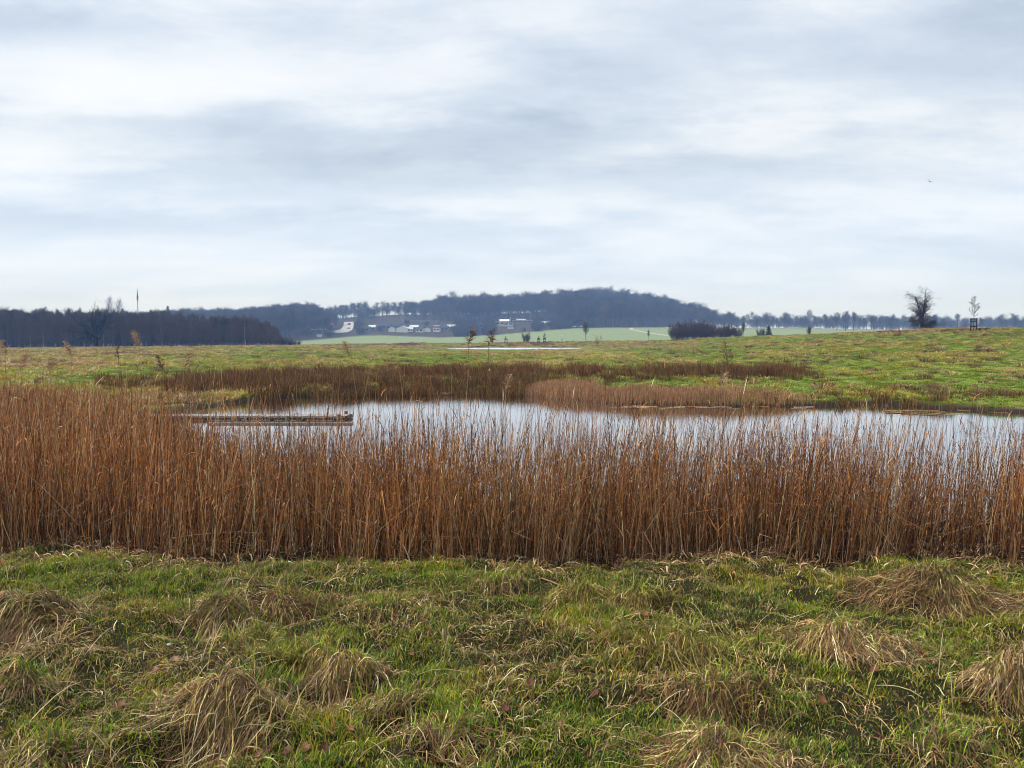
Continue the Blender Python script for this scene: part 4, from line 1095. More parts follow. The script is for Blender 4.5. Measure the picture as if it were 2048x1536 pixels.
def trees():
    rng = np.random.default_rng(55)
    FOR = [(make_tree('bare_tree', 200 + i, 18.0, 'forest', M_BARKF, M_TWIGF)) for i in range(3)]
    YNG = [(make_tree('young_tree', 220 + i, 10.0, 'young', M_STEM, M_TWIGW)) for i in range(3)]
    AVE = [(make_tree('avenue_tree', 240 + i, 12.0, 'avenue', M_BARKF, M_TWIGF)) for i in range(3)]
    SHR = [(make_tree('bare_shrub', 260 + i, 3.0, 'shrub', M_SHRUB, M_SHRUB)) for i in range(3)]
    M_OAK = plain_mat('oak_bark', (0.008, 0.007, 0.007), 0.9, 0.05, 0.3, 1.5)
    OAK = make_tree('oak_tree', 301, 12.0, 'oak', M_OAK, M_OAK)
    ELM = make_tree('park_tree', 333, 9.0, 'elm', M_BARK, M_TWIG)
    SAP = make_tree('sapling', 340, 4.6, 'sapling', M_BARK, M_BARK)
    SAP2 = make_tree('sapling', 341, 2.6, 'sapling', M_BARK, M_BARK)

    # ---- wooded hill: the mass
    pm = [joined(400 + i, 18.0, 'forest', [M_TWIGF, M_TWIGA, M_TWIGB, M_TWIGF, M_TWIGB][i], M_STEM) for i in range(5)]
    pts = []; sc_ = []
    n = 3300
    u = rng.uniform(250, 1432, n); y = rng.uniform(520, 960, n)
    fy = np.interp(u, F_U, F_Y); ry = np.interp(u, R_U, R_Y); rh = np.interp(u, R_U, R_H)
    start = fy + np.interp(u, [600, 640, 700, 760, 1090, 1130], [6, 45, 60, 150, 120, 8])
    keep = (y > start) & (y < ry + 15)
    # keep the road up the hill open
    keep &= ~((u > 676) & (u < 716) & (y < 745))
    # thin the ridge where single crowns stand against the sky
    thin = (u > 645) & (u < 1010) & (y > ry - 70)
    keep &= ~(thin & (rng.random(n) < 0.3))
    u, y, rh = u[keep], y[keep], rh[keep]
    x = (u - 1024) / FPX * y; z = height(x, y)
    k = rh / 18.0 * np.clip(rng.normal(0.92, 0.12, len(u)), 0.6, 1.2)
    N_ = len(u); wk = rng.uniform(1.0, 1.6, N_)
    scatter('hill_wood', pm, None, np.stack([x, y, z], -1), np.stack([0 * u, 0 * u, rng.uniform(0, 6.28, N_)], -1),
            np.stack([k * wk, k * wk, k], -1), rng.integers(0, 5, N_), 'leafless wood covering the broad blue hill', 'wood')
    # ---- scrub on the lower slope round the houses
    ps = [joined(420 + i, 5.0, 'shrub', M_TWIGF) for i in range(3)]
    n = 2400
    u = rng.uniform(596, 1190, n); y = rng.uniform(560, 740, n)
    fy = np.interp(u, F_U, F_Y)
    keep = (y > fy + 2) & (y < fy + np.interp(u, [600, 700, 1000, 1100, 1180], [50, 90, 120, 90, 14]))
    keep &= ~((u > 660) & (u < 716) & (y < 745))
    for (a, b, va, vb) in [(624, 648, 640, 670), (752, 796, 640, 668), (796, 830, 640, 668), (846, 888, 640, 668), (988, 1068, 636, 655), (1144, 1168, 640, 660)]:
        keep &= ~((u > a) & (u < b) & (rng.random(n) < 0.985))
    for a in (627, 649, 732, 745, 795, 829, 841, 889, 903, 960, 1092): keep &= ~(np.abs(u - a) < 7)
    u, y = u[keep], y[keep]; x = (u - 1024) / FPX * y; z = height(x, y); N_ = len(u)
    k = rng.uniform(0.5, 0.95, N_)
    scatter('slope_scrub', ps, None, np.stack([x, y, z], -1), np.stack([0 * u, 0 * u, rng.uniform(0, 6.28, N_)], -1), np.stack([k * 1.3, k * 1.3, k], -1), rng.integers(0, 3, N_),
            'low bare scrub below and around the hillside houses', 'scrub')
    # ---- far trees right of the hill and beyond the left wood
    n = 520
    u = np.concatenate([rng.uniform(1430, 2300, n), rng.uniform(-300, 560, 330)]); y = np.concatenate([rng.uniform(690, 860, n), rng.uniform(430, 600, 330)])
    x = (u - 1024) / FPX * y; z = height(x, y); N_ = len(u)
    k = np.where(u > 1400, rng.uniform(0.5, 0.8, N_), np.interp(u, [-300, 0, 40, 120, 560], [0.95, 1.12, 1.05, 0.7, 0.62]) * rng.uniform(0.75, 1.05, N_))
    scatter('far_wood', pm, None, np.stack([x, y, z], -1), np.stack([0 * u, 0 * u, rng.uniform(0, 6.28, N_)], -1), np.stack([k * 1.2, k * 1.2, k], -1), rng.integers(0, 4, N_),
            'faint far off tree belts on either side of the hill', 'wood')
    # ---- crowns standing out on the ridge
    ridge = np.sort(np.concatenate([rng.uniform(648, 1010, 52), rng.uniform(1010, 1190, 12)]))
    for u in ridge:
        v = np.interp(u, [648, 670, 700, 740, 800, 860, 885, 900, 930, 1000, 1060, 1100, 1180], [617, 614, 612, 606, 606, 602, 588, 586, 597, 591, 593, 586, 580]) + abs(rng.normal(0, 5)) - 1
        y = float(np.interp(u, R_U, R_Y)) - rng.uniform(5, 60)
        p = on_ground(u, y)
        top = EYE + (HV - v) / FPX * y
        k = max(0.7, (top - p.z) / 17.5)
        place_tree(FOR[rng.integers(0, 3)], p, rng.uniform(0, 6.28), (k * rng.uniform(0.9, 1.5), k * rng.uniform(0.9, 1.5), k), 'bare tree crown against the sky on the hill ridge', 'tree', 'bare trees along the hill ridge')
    # ---- avenue at the right of the hill
    us = np.concatenate([np.arange(1428, 1620, 11.5), np.arange(1628, 1800, 11.0)])
    for u in us:
        u = u + rng.uniform(-3, 3); y = 640 + rng.uniform(-6, 6)
        p = on_ground(u, y)
        v = np.interp(u, [1430, 1500, 1600, 1620, 1680, 1750, 1800], [632, 634, 636, 633, 633, 638, 639]) + rng.normal(0, 3.5)
        k = ((HV - v) / FPX * y + EYE - p.z) / 11.5
        place_tree(AVE[rng.integers(0, 3)], p, rng.uniform(0, 6.28), (k * rng.uniform(0.9, 1.35), k * rng.uniform(0.9, 1.35), k), 'bare avenue tree in the far row right of the hill', 'tree', 'avenue trees right of the hill')
    for (u, v, w, lab) in [(1617, 623, 1.0, 'tallest pale crowned tree in the right avenue'), (1672, 628, 1.3, 'round crowned tree left in the trio above the avenue'), (1689, 626, 1.4, 'broad middle tree of the trio above the avenue'),
                      (1706, 629, 1.2, 'right tree of the trio above the avenue'), (1745, 633, 1.4, 'round bare tree between the trio and the park tree'), (1912, 631, 1.5, 'rounded bare tree left of the guarded sapling'), (1884, 640, 1.8, None), (1960, 638, 1.5, None),
                      (2000, 632, 1.7, None), (2026, 631, 1.8, 'broad bare tree at the right edge beyond the slope'), (1780, 639, 1.8, None), (2048, 634, 1.5, None), (1865, 634, 1.6, None), (1930, 645, 1.2, None)]:
        y = 560 + rng.uniform(-30, 30); p = on_ground(u, y)
        k = ((HV - v) / FPX * y + EYE - p.z) / 11.5
        place_tree(AVE[rng.integers(0, 3)], p, rng.uniform(0, 6.28), (k * w * 0.8, k * w * 0.8, k), lab or 'bare tree in the belt beyond the right slope', 'tree', 'bare trees beyond the right slope')
    # ---- left wood: mass and front row
    pw = [joined(440 + i, 10.0, 'young', [M_TWIGW, M_TWIGA, M_TWIGB, M_TWIGW][i], M_STEM) for i in range(4)]
    n = 1500
    u = rng.uniform(-420, 556, n); y = rng.uniform(236, 300, n)
    vt = np.interp(u, [-400, 0, 60, 160, 300, 400, 470, 520, 550, 575], [618, 622, 628, 626, 630, 637, 638, 645, 655, 676])
    x = (u - 1024) / FPX * y; z = height(x, y)
    vt = vt - 5 * (vnoise(u * 0.045, y * 0.02, 141) - 0.5) - 4 * (vnoise(u * 0.16, y * 0.05, 143) - 0.5)
    k = ((HV - vt) / FPX * y + EYE - z) / 10.0 * np.clip(rng.normal(0.86, 0.09, n), 0.6, 1.08)
    scatter('left_wood', pw, None, np.stack([x, y, z], -1), np.stack([0 * u, 0 * u, rng.uniform(0, 6.28, n)], -1), np.stack([k, k, k], -1), rng.integers(0, 4, n),
            'dark leafless wood filling the left side of the horizon', 'wood')
    for u in np.arange(6, 572, 14.0):
        if abs(u - 490) < 9: continue
        u = u + rng.uniform(-5, 5); y = 228 + rng.uniform(-4, 6); p = on_ground(u, y)
        vt = np.interp(u, [0, 60, 160, 300, 400, 470, 520, 550, 575], [624, 630, 628, 632, 639, 640, 648, 657, 674])
        k = ((HV - vt) / FPX * y + EYE - p.z) / 10.0 * rng.uniform(0.72, 0.98)
        place_tree(YNG[rng.integers(0, 3)], p, rng.uniform(0, 6.28), float(k), 'dark bare young tree in the front row of the left wood', 'tree', 'front row trees of the left wood')
    # birch with a pale stem
    BIR = make_tree('birch_tree', 371, 9.0, 'young', M_BIRCH, M_TWIGW)
    p = on_ground(491, 224); place_tree(BIR, p, 0.4, 0.92, 'slim birch with white stem in front of the left wood')
    for (u, k) in ((208, 0.55), (62, 0.5), (88, 0.6), (130, 0.5)):
        p = on_ground(u, 222); place_tree(BIR, p, u, k, 'thin pale stemmed young birch before the left wood', 'tree', 'small birches before the left wood')
    # spreading oak
    p = on_ground(192, 205); place_tree(OAK, p, 0.6, 1.0, 'spreading old oak with crooked limbs in front of the left wood')
    # big tree on the right slope
    p = on_ground(1842, 128); p.z -= 0.1
    place_tree(ELM, p, 1.0, (1.05, 1.05, 0.75), 'large many stemmed bare tree on the right skyline')
    # pale poplars
    POP = make_tree('poplar_tree', 381, 12.0, 'young', M_PALE, M_PALE)
    for (u, v, lab) in ((221, 602, 'taller of two pale trees left of the mast'), (240, 606, 'shorter of two pale trees left of the mast')):
        y = 520; p = on_ground(u, y); k = ((HV - v) / FPX * y + EYE - p.z) / 12.0
        place_tree(POP, p, u, (k * 0.95, k * 0.95, k), lab, 'tree', 'pale trees behind the left wood')
    # small single trees and shrubs in front of the far field
    p = ground_at(1172, 678, 255, 420); p = on_ground(1172, 330)
    SM = make_tree('small_tree', 390, 7.0, 'avenue', M_BARK, M_STEM)
    def single(proto, u, vb, vt, Y, hproto, lab, cat, w=1.0, group=None):
        x = (u - 1024) / FPX * Y; z = EYE + (HV - vb) / FPX * Y
        z = min(z, hgt(x, Y)) if abs(hgt(x, Y) - z) < 1.2 else hgt(x, Y)
        k = ((HV - vt) / FPX * Y + EYE - z) / hproto
        return place_tree(proto, (x, Y, z - 0.05), u * 1.0, (k * w, k * w, k), lab, cat, group)
    single(SM, 1172, 680, 649, 245, 6.6, 'small bare tree alone before the pale field', 'tree', 0.8)
    single(SM, 1486, 671, 650, 200, 6.6, 'slim dark tree right of the reddish thicket', 'tree', 0.55)
    single(SM, 1297, 678, 663, 225, 6.6, 'young tree with tiny crown left of the thicket', 'tree', 0.6)
    single(SHR[0], 1054, 684, 669, 232, 3.0, 'small upright shrub pair between the guarded saplings', 'shrub', 0.8)
    single(SHR[1], 1521, 669, 661, 190, 3.0, 'low dark bush left of the pointed bush', 'shrub', 0.9)
    single(SHR[2], 1616, 669, 655, 165, 3.0, 'thin brown bush on the crest right of the thicket', 'shrub', 0.5)
    single(SHR[0], 985, 684, 674, 232, 3.0, 'tiny dark shrub left of the first guarded sapling', 'shrub', 0.35)
    # thicket
    for i, (u, v) in enumerate([(1346, 656), (1360, 654), (1375, 652), (1390, 650), (1404, 652), (1418, 653), (1432, 655), (1446, 656), (1460, 658), (1474, 660), (1368, 658), (1398, 656), (1426, 658), (1454, 661), (1352, 660), (1383, 660), (1410, 660), (1440, 662)]):
        Y = 205 + rng.uniform(-4, 5)
        if i > 9: Y -= 5
        p = on_ground(u, Y); k = ((HV - v) / FPX * Y + EYE - p.z) / 2.9
        place_tree(SHR[i % 3], p, u, (k * 0.85, k * 0.85, k), 'reddish brown bare bush in the thicket on the crest', 'bush', 'bushes of the reddish thicket')
    for i, (u, v) in enumerate([(572, 681), (584, 684), (594, 685), (563, 677)]):
        Y = 250; p = on_ground(u, Y); k = max(0.5, ((HV - v) / FPX * Y + EYE - p.z) / 2.9)
        place_tree(SHR[i % 3], p, u, (k * 1.6, k * 1.6, k), 'low grey bush at the right end of the left wood', 'bush', 'low bushes ending the left wood')
    # guarded saplings
    p = on_ground(1945, 99)
    place_tree(SAP, p, 0.3, 1.0, 'tall thin sapling rising from the stake guard on the right skyline', 'sapling')
    gd = tree_guard(p, 1.85, 0.31)
    tag(gd, 'dark four post stake guard round the tall right sapling', 'tree guard', 'stake guards round saplings')
    for (u, lab, lab2, hs) in ((1012, 'small sapling in the leftmost distant stake guard', 'leftmost of the three distant stake guards', 0.95), (1077, 'small sapling in the middle distant stake guard', 'middle one of the three distant stake guards', 0.92),
                         (1089, 'branching sapling in the right one of the distant stake guards', 'rightmost of the three distant stake guards', 1.25)):
        p = on_ground(u, 226)
        place_tree(SAP2, p, u, hs, lab, 'sapling', 'distant guarded saplings')
        g2 = tree_guard(p, 1.75, 0.36)
        tag(g2, lab2, 'tree guard', 'stake guards round saplings')
    # conifers
    conifer(on_ground(338, 520), 337, 612, 520, 'dark pointed conifer above the left wood right of the mast')
    conifer(on_ground(248, 500), 248, 617, 500, 'small ragged conifer right of the pale trees')
    conifer(on_ground(441, 470), 441, 630, 470, 'faint conifer tip behind the right part of the wood')
    conifer(on_ground(1536, 195), 1536, 650, 195, 'dark pointed bush on the crest right of the thicket', 1.5)

def tree_guard(p, h, half):
    t = empty('tree_guard', p, -math.atan2(p.x, p.y))
    for sx in (-1, 1):
        for sy in (-1, 1):
            mb = MB(); mb.cyl((sx * half, sy * half, -0.2), (sx * half, sy * half, h), 0.07, 0.065, 8); mb.build('post', M_WOODD, t)
    for zz in (h - 0.12, h * 0.78, h * 0.42):
        for q in range(4):
            mb = MB()
            if q < 2: mb.box((0, (half + 0.075) * (1 if q else -1), zz), (half * 2 + 0.2, 0.03, 0.16))
            else: mb.box(((half + 0.075) * (1 if q == 2 else -1), 0, zz), (0.03, half * 2 + 0.10, 0.16))
            mb.build('rail', M_WOODD, t, smooth=False)
    return t

def conifer(p, u, v, Y, label, w=1.0):
    rng = np.random.default_rng(int(u))
    H = (HV - v) / FPX * Y + EYE - p.z
    t = empty('conifer', p)
    mb = MB(); mb.tubes(np.array([[(0, 0, -0.1), (0, 0, H * 0.5), (0, 0, H)]]), np.array([[H * 0.018, H * 0.011, H * 0.003]]), 6); mb.build('trunk', M_BARK, t)
    n = 260
    tt = rng.uniform(0.08, 1, n); ph = rng.uniform(0, 2 * PI, n); L = H * 0.24 * w * (1 - tt) ** 0.8 * rng.uniform(0.6, 1.15, n) + 0.02 * H
    s = np.linspace(0, 1, 4)
    P = np.stack([np.cos(ph)[:, None] * L[:, None] * s, np.sin(ph)[:, None] * L[:, None] * s, (tt * H)[:, None] + L[:, None] * (0.12 * s - 0.35 * s ** 2)], -1)
    cb = MB(); cb.tubes(P, np.full((n, 4), 0.02), 3)
    m = 12
    Pi = np.repeat(P, m, 0); q = rng.random(n * m) * 2.999; j = q.astype(int); f = (q - j)[:, None]
    B = Pi[np.arange(n * m), j] * (1 - f) + Pi[np.arange(n * m), j + 1] * f
    D = unit(rng.standard_normal((n * m, 3)) * np.array([1, 1, 0.5]) + np.array([0, 0, -0.3])); Lq = np.repeat(L, m) * 0.28
    Q = np.stack([B, B + D * Lq[:, None] * 0.5, B + D * Lq[:, None]], 1)
    cb.ribbons(Q, np.broadcast_to(np.array([[0.6, 0.8, 0.1]]), (n * m, 3)) * H * 0.02, unit(np.cross(D, rng.standard_normal(D.shape))), np.full((n * m, 3), 0.3))
    cb.build('crown', M_NEEDLE, t)
    tag(t, label, 'conifer')
trees()

# ------------------------------------------------------------------ dead weeds on the meadow
def weed(p, H, w, label, seed):
    rng = np.random.default_rng(seed)
    t = empty('dead_weed', p)
    s = np.linspace(0, 1, 5)
    P0 = np.stack([0.04 * H * np.sin(3 * s), 0 * s, s * H], -1)[None]
    R0 = np.linspace(0.012, 0.005, 5)[None]
    P1, R1, L1 = grow(rng, P0, R0, 12, (0.35, 1.0), 0.6, H * 0.3 * w, 4, 0.1, 0.1, 0.7, 0.5)
    P2, R2, L2 = grow(rng, P1, R1, 5, (0.3, 1.0), 0.7, L1 * 0.4, 3, 0.1, 0.1, 0.9, 0.9)
    mb = MB(); mb.tubes(P0, np.maximum(R0, 0.012), 5, (0.09, 0.05, 0.03)); mb.build('stem', M_RUSH, t)
    mb = MB(); mb.tubes(P1, np.maximum(R1, 0.009), 3, (0.09, 0.05, 0.03)); mb.tubes(P2, np.full(R2.shape, 0.010), 3, (0.12, 0.06, 0.035)); mb.build('seed_head', M_RUSH, t)
    tag(t, label, 'weed')
for (u, vb, vt, w, lab) in [(1452, 757, 700, 1.0, 'dark dead weed stalk standing among the right rushes'), (1798, 680, 662, 1.0, 'dark dead weed stalk left of the park tree foot'), (1196, 702, 684, 3.0, 'low brown brush at the end of the far pond'), (236, 735, 700, 0.9, 'single dead stalk on the straw meadow at left')]:
    p = ground_at(u, vb, 20, 225)
    weed(p, px_h(vb - vt, p.y), w, lab, int(u))

# ------------------------------------------------------------------ jetty
def jetty():
    Y = 20.2; xr = (690 - 1024) / FPX * Y; xl = -10.2
    t = empty('jetty', (xr, Y, WATER))
    L = xr - xl
    mb = MB()
    nb = int(L / 0.145)
    for i in range(nb):
        mb.box((-(i + 0.5) * L / nb, 0.30, 0.088 + 0.004 * math.sin(i * 2.1) + 0.003 * math.sin(i * 5.3)), (L / nb - 0.016, 0.62 + 0.03 * math.sin(i * 3.7), 0.026))
    mb.build('deck', M_JETTY, t, smooth=False)
    for yy in (-0.06, 0.66):
        mb = MB(); mb.box((-L / 2, yy, 0.045), (L, 0.05, 0.055)); mb.build('beam', M_JETTYD, t, smooth=False)
    for i in range(5):
        for yy in (-0.02, 0.62):
            x = -0.15 - i * (L - 0.5) / 4
            mb = MB(); mb.cyl((x, yy + (-0.12 if yy < 0.3 else 0.12), -0.7), (x, yy + (-0.12 if yy < 0.3 else 0.12), 0.10 if i else 0.16), 0.045, 0.05, 8); mb.build('post', M_JETTYD, t)
    mb = MB(); mb.box((0.03, 0.30, 0.055), (0.05, 0.66, 0.09)); mb.build('end_board', M_JETTYD, t, smooth=False)
    tag(t, 'low weathered plank jetty reaching into the pond from the left reeds', 'jetty')
    # a thin board laid on the water to imitate the jetty's reflection
    f = MB(); f.box((0, 0, 0), (3.6, 0.14, 0.06)); o = f.build('jetty_reflection', M_JETTY, loc=((560 - 1024) / FPX * 19.2, 19.2, WATER + 0.015), smooth=False)
    tag(o, 'pale board on the pond standing in for the jetty reflection', 'reflection')
jetty()

# ------------------------------------------------------------------ hillside houses and roads
def gable_house(name, p, w, d, h, rh, mw, mr, label, rz=0.0, group='houses on the hill slope', cat='house', nwin=3, chimney=True):
    t = empty(name, p, rz)
    mb = MB(); mb.box((0, 0, h / 2 - 0.6), (w, d, h + 1.2)); 
    mb.add([(-w / 2, -d / 2, h), (w / 2, -d / 2, h), (w / 2, d / 2, h), (-w / 2, d / 2, h), (-w / 2, 0, h + rh * 0.97), (w / 2, 0, h + rh * 0.97)], [(0, 4, 3), (1, 2, 5)])
    mb.build('wall', mw, t, smooth=False)
    rf = MB(); o = 0.4; th = 0.18
    e = rh * (o / (d / 2))
    for sg in (-1, 1):
        a = [(-w / 2 - o, sg * (d / 2 + o), h - e), (w / 2 + o, sg * (d / 2 + o), h - e), (w / 2 + o, 0, h + rh), (-w / 2 - o, 0, h + rh)]
        b = [(q[0], q[1], q[2] + th) for q in a]
        F = [(0, 1, 2, 3), (4, 5, 6, 7), (0, 1, 5, 4), (1, 2, 6, 5), (2, 3, 7, 6), (3, 0, 4, 7)]
        rf.add(a + b, F if sg < 0 else [q[::-1] for q in F])
    ro = rf.build('roof', mr, t, smooth=False)
    if chimney:
        c = MB(); c.box((w * 0.25, 0.3, h + rh + 0.3), (0.7, 0.7, 1.4)); c.build('chimney', M_GREYW, ro, smooth=False)
    for i in range(nwin):
        x = -w / 2 + (i + 0.5) * w / nwin
        f = MB(); f.box((x, -d / 2 - 0.03, h * 0.55), (min(1.4, w / nwin * 0.6), 0.10, min(1.3, h * 0.5))); wo = f.build('window', M_GLASS, t, smooth=False)
    tag(t, label, cat, group)
    return t

def flat_house(name, p, w, d, h, mw, mr, label, rz=0.0, group='low buildings on the hill slope', cat='building', band=True):
    t = empty(name, p, rz)
    mb = MB(); mb.box((0, 0, h / 2 - 0.6), (w, d, h + 1.2)); mb.build('wall', mw, t, smooth=False)
    mb = MB(); mb.box((0, 0, h + 0.16), (w + 0.8, d + 0.8, 0.32)); mb.build('roof', mr, t, smooth=False)
    if band:
        n = max(2, int(w / 4))
        for i in range(n):
            mb = MB(); mb.box((-w / 2 + (i + 0.5) * w / n, -d / 2 - 0.03, h * 0.55), (w / n * 0.7, 0.10, h * 0.35)); mb.build('window', M_GLASS, t, smooth=False)
    tag(t, label, cat, group)
    return t

def car(p, rz, paint, label, group=None):
    t = empty('parked_car', p, rz)
    prof = [(-2.1, 0.35), (-2.1, 0.8), (-1.9, 0.95), (-1.0, 1.02), (-0.4, 1.45), (1.1, 1.48), (1.75, 1.0), (2.1, 0.9), (2.15, 0.35)]
    mb = MB(); n = len(prof)
    V = [(x, -0.82, z) for x, z in prof] + [(x, 0.82, z) for x, z in prof]
    V = [(x, y * (0.82 if z > 1.2 else 1), z) for x, y, z in V]
    me = bpy.data.meshes.new('body'); me.from_pydata(V, [], [tuple(range(n)), tuple(range(2 * n - 1, n - 1, -1))] + [(i, i + n, (i + 1) % n + n, (i + 1) % n) for i in range(n)])
    me.materials.append(paint); o = bpy.data.objects.new('body', me); COL.objects.link(o); o.parent = t
    for sy in (-1, 1):
        w = MB(); w.add([(-0.9, sy * 0.80, 1.04), (-0.35, sy * 0.715, 1.38), (1.0, sy * 0.715, 1.40), (1.45, sy * 0.80, 1.04)], [(0, 1, 2, 3)]); w.build('side_window', M_GLASS, t, smooth=False)
        for sx in (-1.3, 1.35):
            w = MB(); w.cyl((sx, sy * 0.66, 0.32), (sx, sy * 0.86, 0.32), 0.32, 0.32, 14); w.build('wheel', M_TYRE, t)
    tag(t, label, 'car', group)
    return t

def strip(name, pts, width, z, mat, label, cat='road'):
    pts = np.array(pts, float)
    # resample
    seg = np.concatenate([[0], np.cumsum(np.linalg.norm(np.diff(pts, axis=0), axis=1))]); t = np.linspace(0, seg[-1], 60)
    P = np.stack([np.interp(t, seg, pts[:, 0]), np.interp(t, seg, pts[:, 1])], -1)
    T = np.gradient(P, axis=0); T /= np.linalg.norm(T, axis=1, keepdims=True); Nn = np.stack([-T[:, 1], T[:, 0]], -1)
    V = []
    for q in np.linspace(-0.5, 0.5, 5):
        X = P + Nn * q * width
        V.append(np.stack([X[:, 0], X[:, 1], height(X[:, 0], X[:, 1]) + z], -1))
    V = np.stack(V, 1)
    mb = MB(); n = len(P)
    b = (np.arange(n - 1) * 5)[:, None] + np.arange(4)[None]
    mb.add(V.reshape(-1, 3), np.stack([b, b + 1, b + 6, b + 5], -1).reshape(-1, 4)[:, ::-1])
    o = mb.build(name, mat, smooth=True)
    return tag(o, label, cat, kind='structure')

def hillside():
    M_ROAD = plain_mat('pale_asphalt', (0.42, 0.42, 0.44), 0.7, 0.3, 0.08, 0.2)
    M_PATH = plain_mat('pale_gravel', (0.46, 0.43, 0.36), 0.8, 0.2, 0.1, 0.3)
    def at(u, Y): return ((u - 1024) / FPX * Y, Y)
    strip('road', [at(640, 600), at(664, 607), at(684, 625), at(694, 645), at(698, 675), at(699, 722)], 9.0, 0.4, M_ROAD, 'pale road climbing the hill beside the houses')
    strip('path', [at(1262, 648), at(1262, 615), at(1290, 560), at(1335, 500), at(1400, 440)], 3.0, 0.12, M_PATH, 'pale track curving down the far field', 'path')
    strip('far_road', [at(1330, 648), at(1420, 634), at(1560, 628), at(1660, 624), at(1800, 640)], 7.0, 0.3, M_ROAD, 'thin pale road running along the avenue')
    def g(u, vb, y0=560, y1=760): return ground_at(u, vb, y0, y1)
    def px(w, p): return w / FPX * p.y
    p = g(635, 666); flat_house('bungalow', p, px(20, p), 8, 2.6, M_GREYW, M_ROOFW, 'low grey bungalow with pale roof left of the hill road', 0.1)
    p = g(663, 656); gable_house('brick_house', p, px(10, p), 7, 2.4, 2.6, M_GREYW, M_ROOFR, 'small house with red tiled roof above the hill road')
    p = g(639, 677); flat_house('white_shed', p, px(9, p), 4, 1.2, M_WHITE, M_WHITE, 'small white shed below the pale roofed bungalow', 0.1, cat='shed', band=False)
    p = g(770, 658); gable_house('dark_house', p, px(22, p), 9, 2.4, 3.2, M_GREYW, M_ROOFD, 'long house with dark blue slate roof right of the road')
    p = g(785, 663); gable_house('white_cottage', p, 5.0, 5.5, 2.4, 1.8, M_WHITE, M_ROOFD, 'tiny white cottage right below the slate roofed house', 1.5)
    p = g(806, 664); gable_house('white_house', p, 6.5, 9, 2.8, 2.0, M_WHITE, M_ROOFW, 'white gabled house left in the middle row', 1.45, nwin=1)
    p = g(819, 663); gable_house('white_house', p, 5.0, 6, 2.0, 1.3, M_WHITE, M_ROOFW, 'low white house just right of the gabled one', 0.15)
    p = g(855, 664); gable_house('white_house', p, 3.0, 5, 2.6, 1.4, M_WHITE, M_ROOFD, 'narrow white house left of the two tier villa', 1.5, nwin=1)
    p = g(874, 663); o = flat_house('white_villa', p, px(14, p), 8, 2.4, M_WHITE, M_WHITE, 'white two tier villa with flat roofs', 0.0, cat='house')
    mb = MB(); mb.box((-0.4, 1.0, 3.7), (px(11, p), 5, 1.9)); mb.build('upper_storey', M_GREYW, o, smooth=False)
    mb = MB(); mb.box((-0.4, 1.0, 4.85), (px(12, p), 5.8, 0.4)); mb.build('upper_roof', M_WHITE, o, smooth=False)
    p = g(842, 646, 600, 820); flat_house('greenhouse', p, px(70, p), 6, 1.6, M_GREYW, M_ROOFW, 'long low shed with thin white roof above the houses', 0.0, cat='shed', band=False)
    p = g(927, 648, 600, 820); flat_house('greenhouse', p, px(54, p), 6, 1.4, M_GREYW, M_ROOFW, 'second long low shed left of the white complex', 0.0, cat='shed', band=False)
    p = g(1000, 652, 600, 820); flat_house('school_wing', p, px(17, p), 10, 3.8, M_CREAM, M_WHITE, 'cream walled block at the left of the white complex')
    p = g(1017, 652, 600, 820); flat_house('school_wing', p, px(19, p), 10, 2.9, M_ROOFW, M_GREYW, 'low pale blue block right of the cream block')
    p = g(1009, 647, 620, 840); gable_house('hall', p, px(18, p), 10, 2.0, 1.6, M_WHITE, M_WHITE, 'white roofed hall rising behind the cream block', chimney=False)
    p = g(1045, 647, 620, 840); flat_house('long_hall', p, px(38, p), 12, 2.6, M_GREYW, M_WHITE, 'long hall with thick white roof at right of the complex')
    mb = MB(); mb.box((-1, 0, 3.5), (px(18, p), 8, 1.0)); mb.build('roof_step', M_WHITE, bpy.data.objects[[o for o in COL.objects if o.get('label', '').startswith('long hall')][0].name], smooth=False)
    p = g(1079, 650, 620, 840); flat_house('small_block', p, px(7, p), 5, 2.4, M_ROOFW, M_ROOFW, 'small pale cube shaped building right of the long hall', band=False)
    p = g(1021, 658, 600, 800); flat_house('white_shed', p, px(12, p), 4, 1.3, M_WHITE, M_ROOFW, 'low white shed in the scrub below the complex', cat='shed', band=False)
    for (u, v, wd, mw, mr) in ((627, 662, 7, M_GREYW, M_ROOFD), (649, 660, 6, M_WHITE, M_ROOFD), (732, 663, 7, M_GREYW, M_ROOFD), (745, 660, 6, M_GREYW, M_ROOFW), (795, 657, 6, M_GREYW, M_ROOFD), (829, 660, 7, M_GREYW, M_ROOFW),
                       (841, 664, 6, M_CREAM, M_ROOFD), (889, 661, 7, M_GREYW, M_ROOFD), (903, 659, 7, M_GREYW, M_ROOFW), (960, 655, 7, M_GREYW, M_ROOFD), (1092, 652, 7, M_GREYW, M_ROOFW)):
        p = g(u, v); gable_house('cottage', p, wd, 6, 2.3, 1.6, mw, mr, 'small muted cottage half hidden in the hillside scrub', 0.3 * math.sin(u), nwin=2)
    for i, u in enumerate((1149, 1156, 1163)):
        p = g(u, 657.5, 600, 700); p = on_ground(u, 652)
        car(p + Vector((0, 0, 0.0)), 0.2 * i, M_CARW if i != 1 else M_CARD, ['white car left in the row above the far field', 'dark car between two white ones above the far field', 'white car right in the row above the far field'][i], 'cars parked above the far field')
    for (u, Y, pt, lab) in ((699, 690, M_CARD, 'dark car driving up the pale hill road'), (697, 655, M_CARW, 'white car low on the pale hill road')):
        x, y = at(u, Y); car((x, y, hgt(x, y) + 0.5), 1.4, pt, lab)
    x, y = at(1636, 625); car((x, y, hgt(x, y) + 0.3), 0.1, M_CARW, 'white car on the thin road before the avenue')
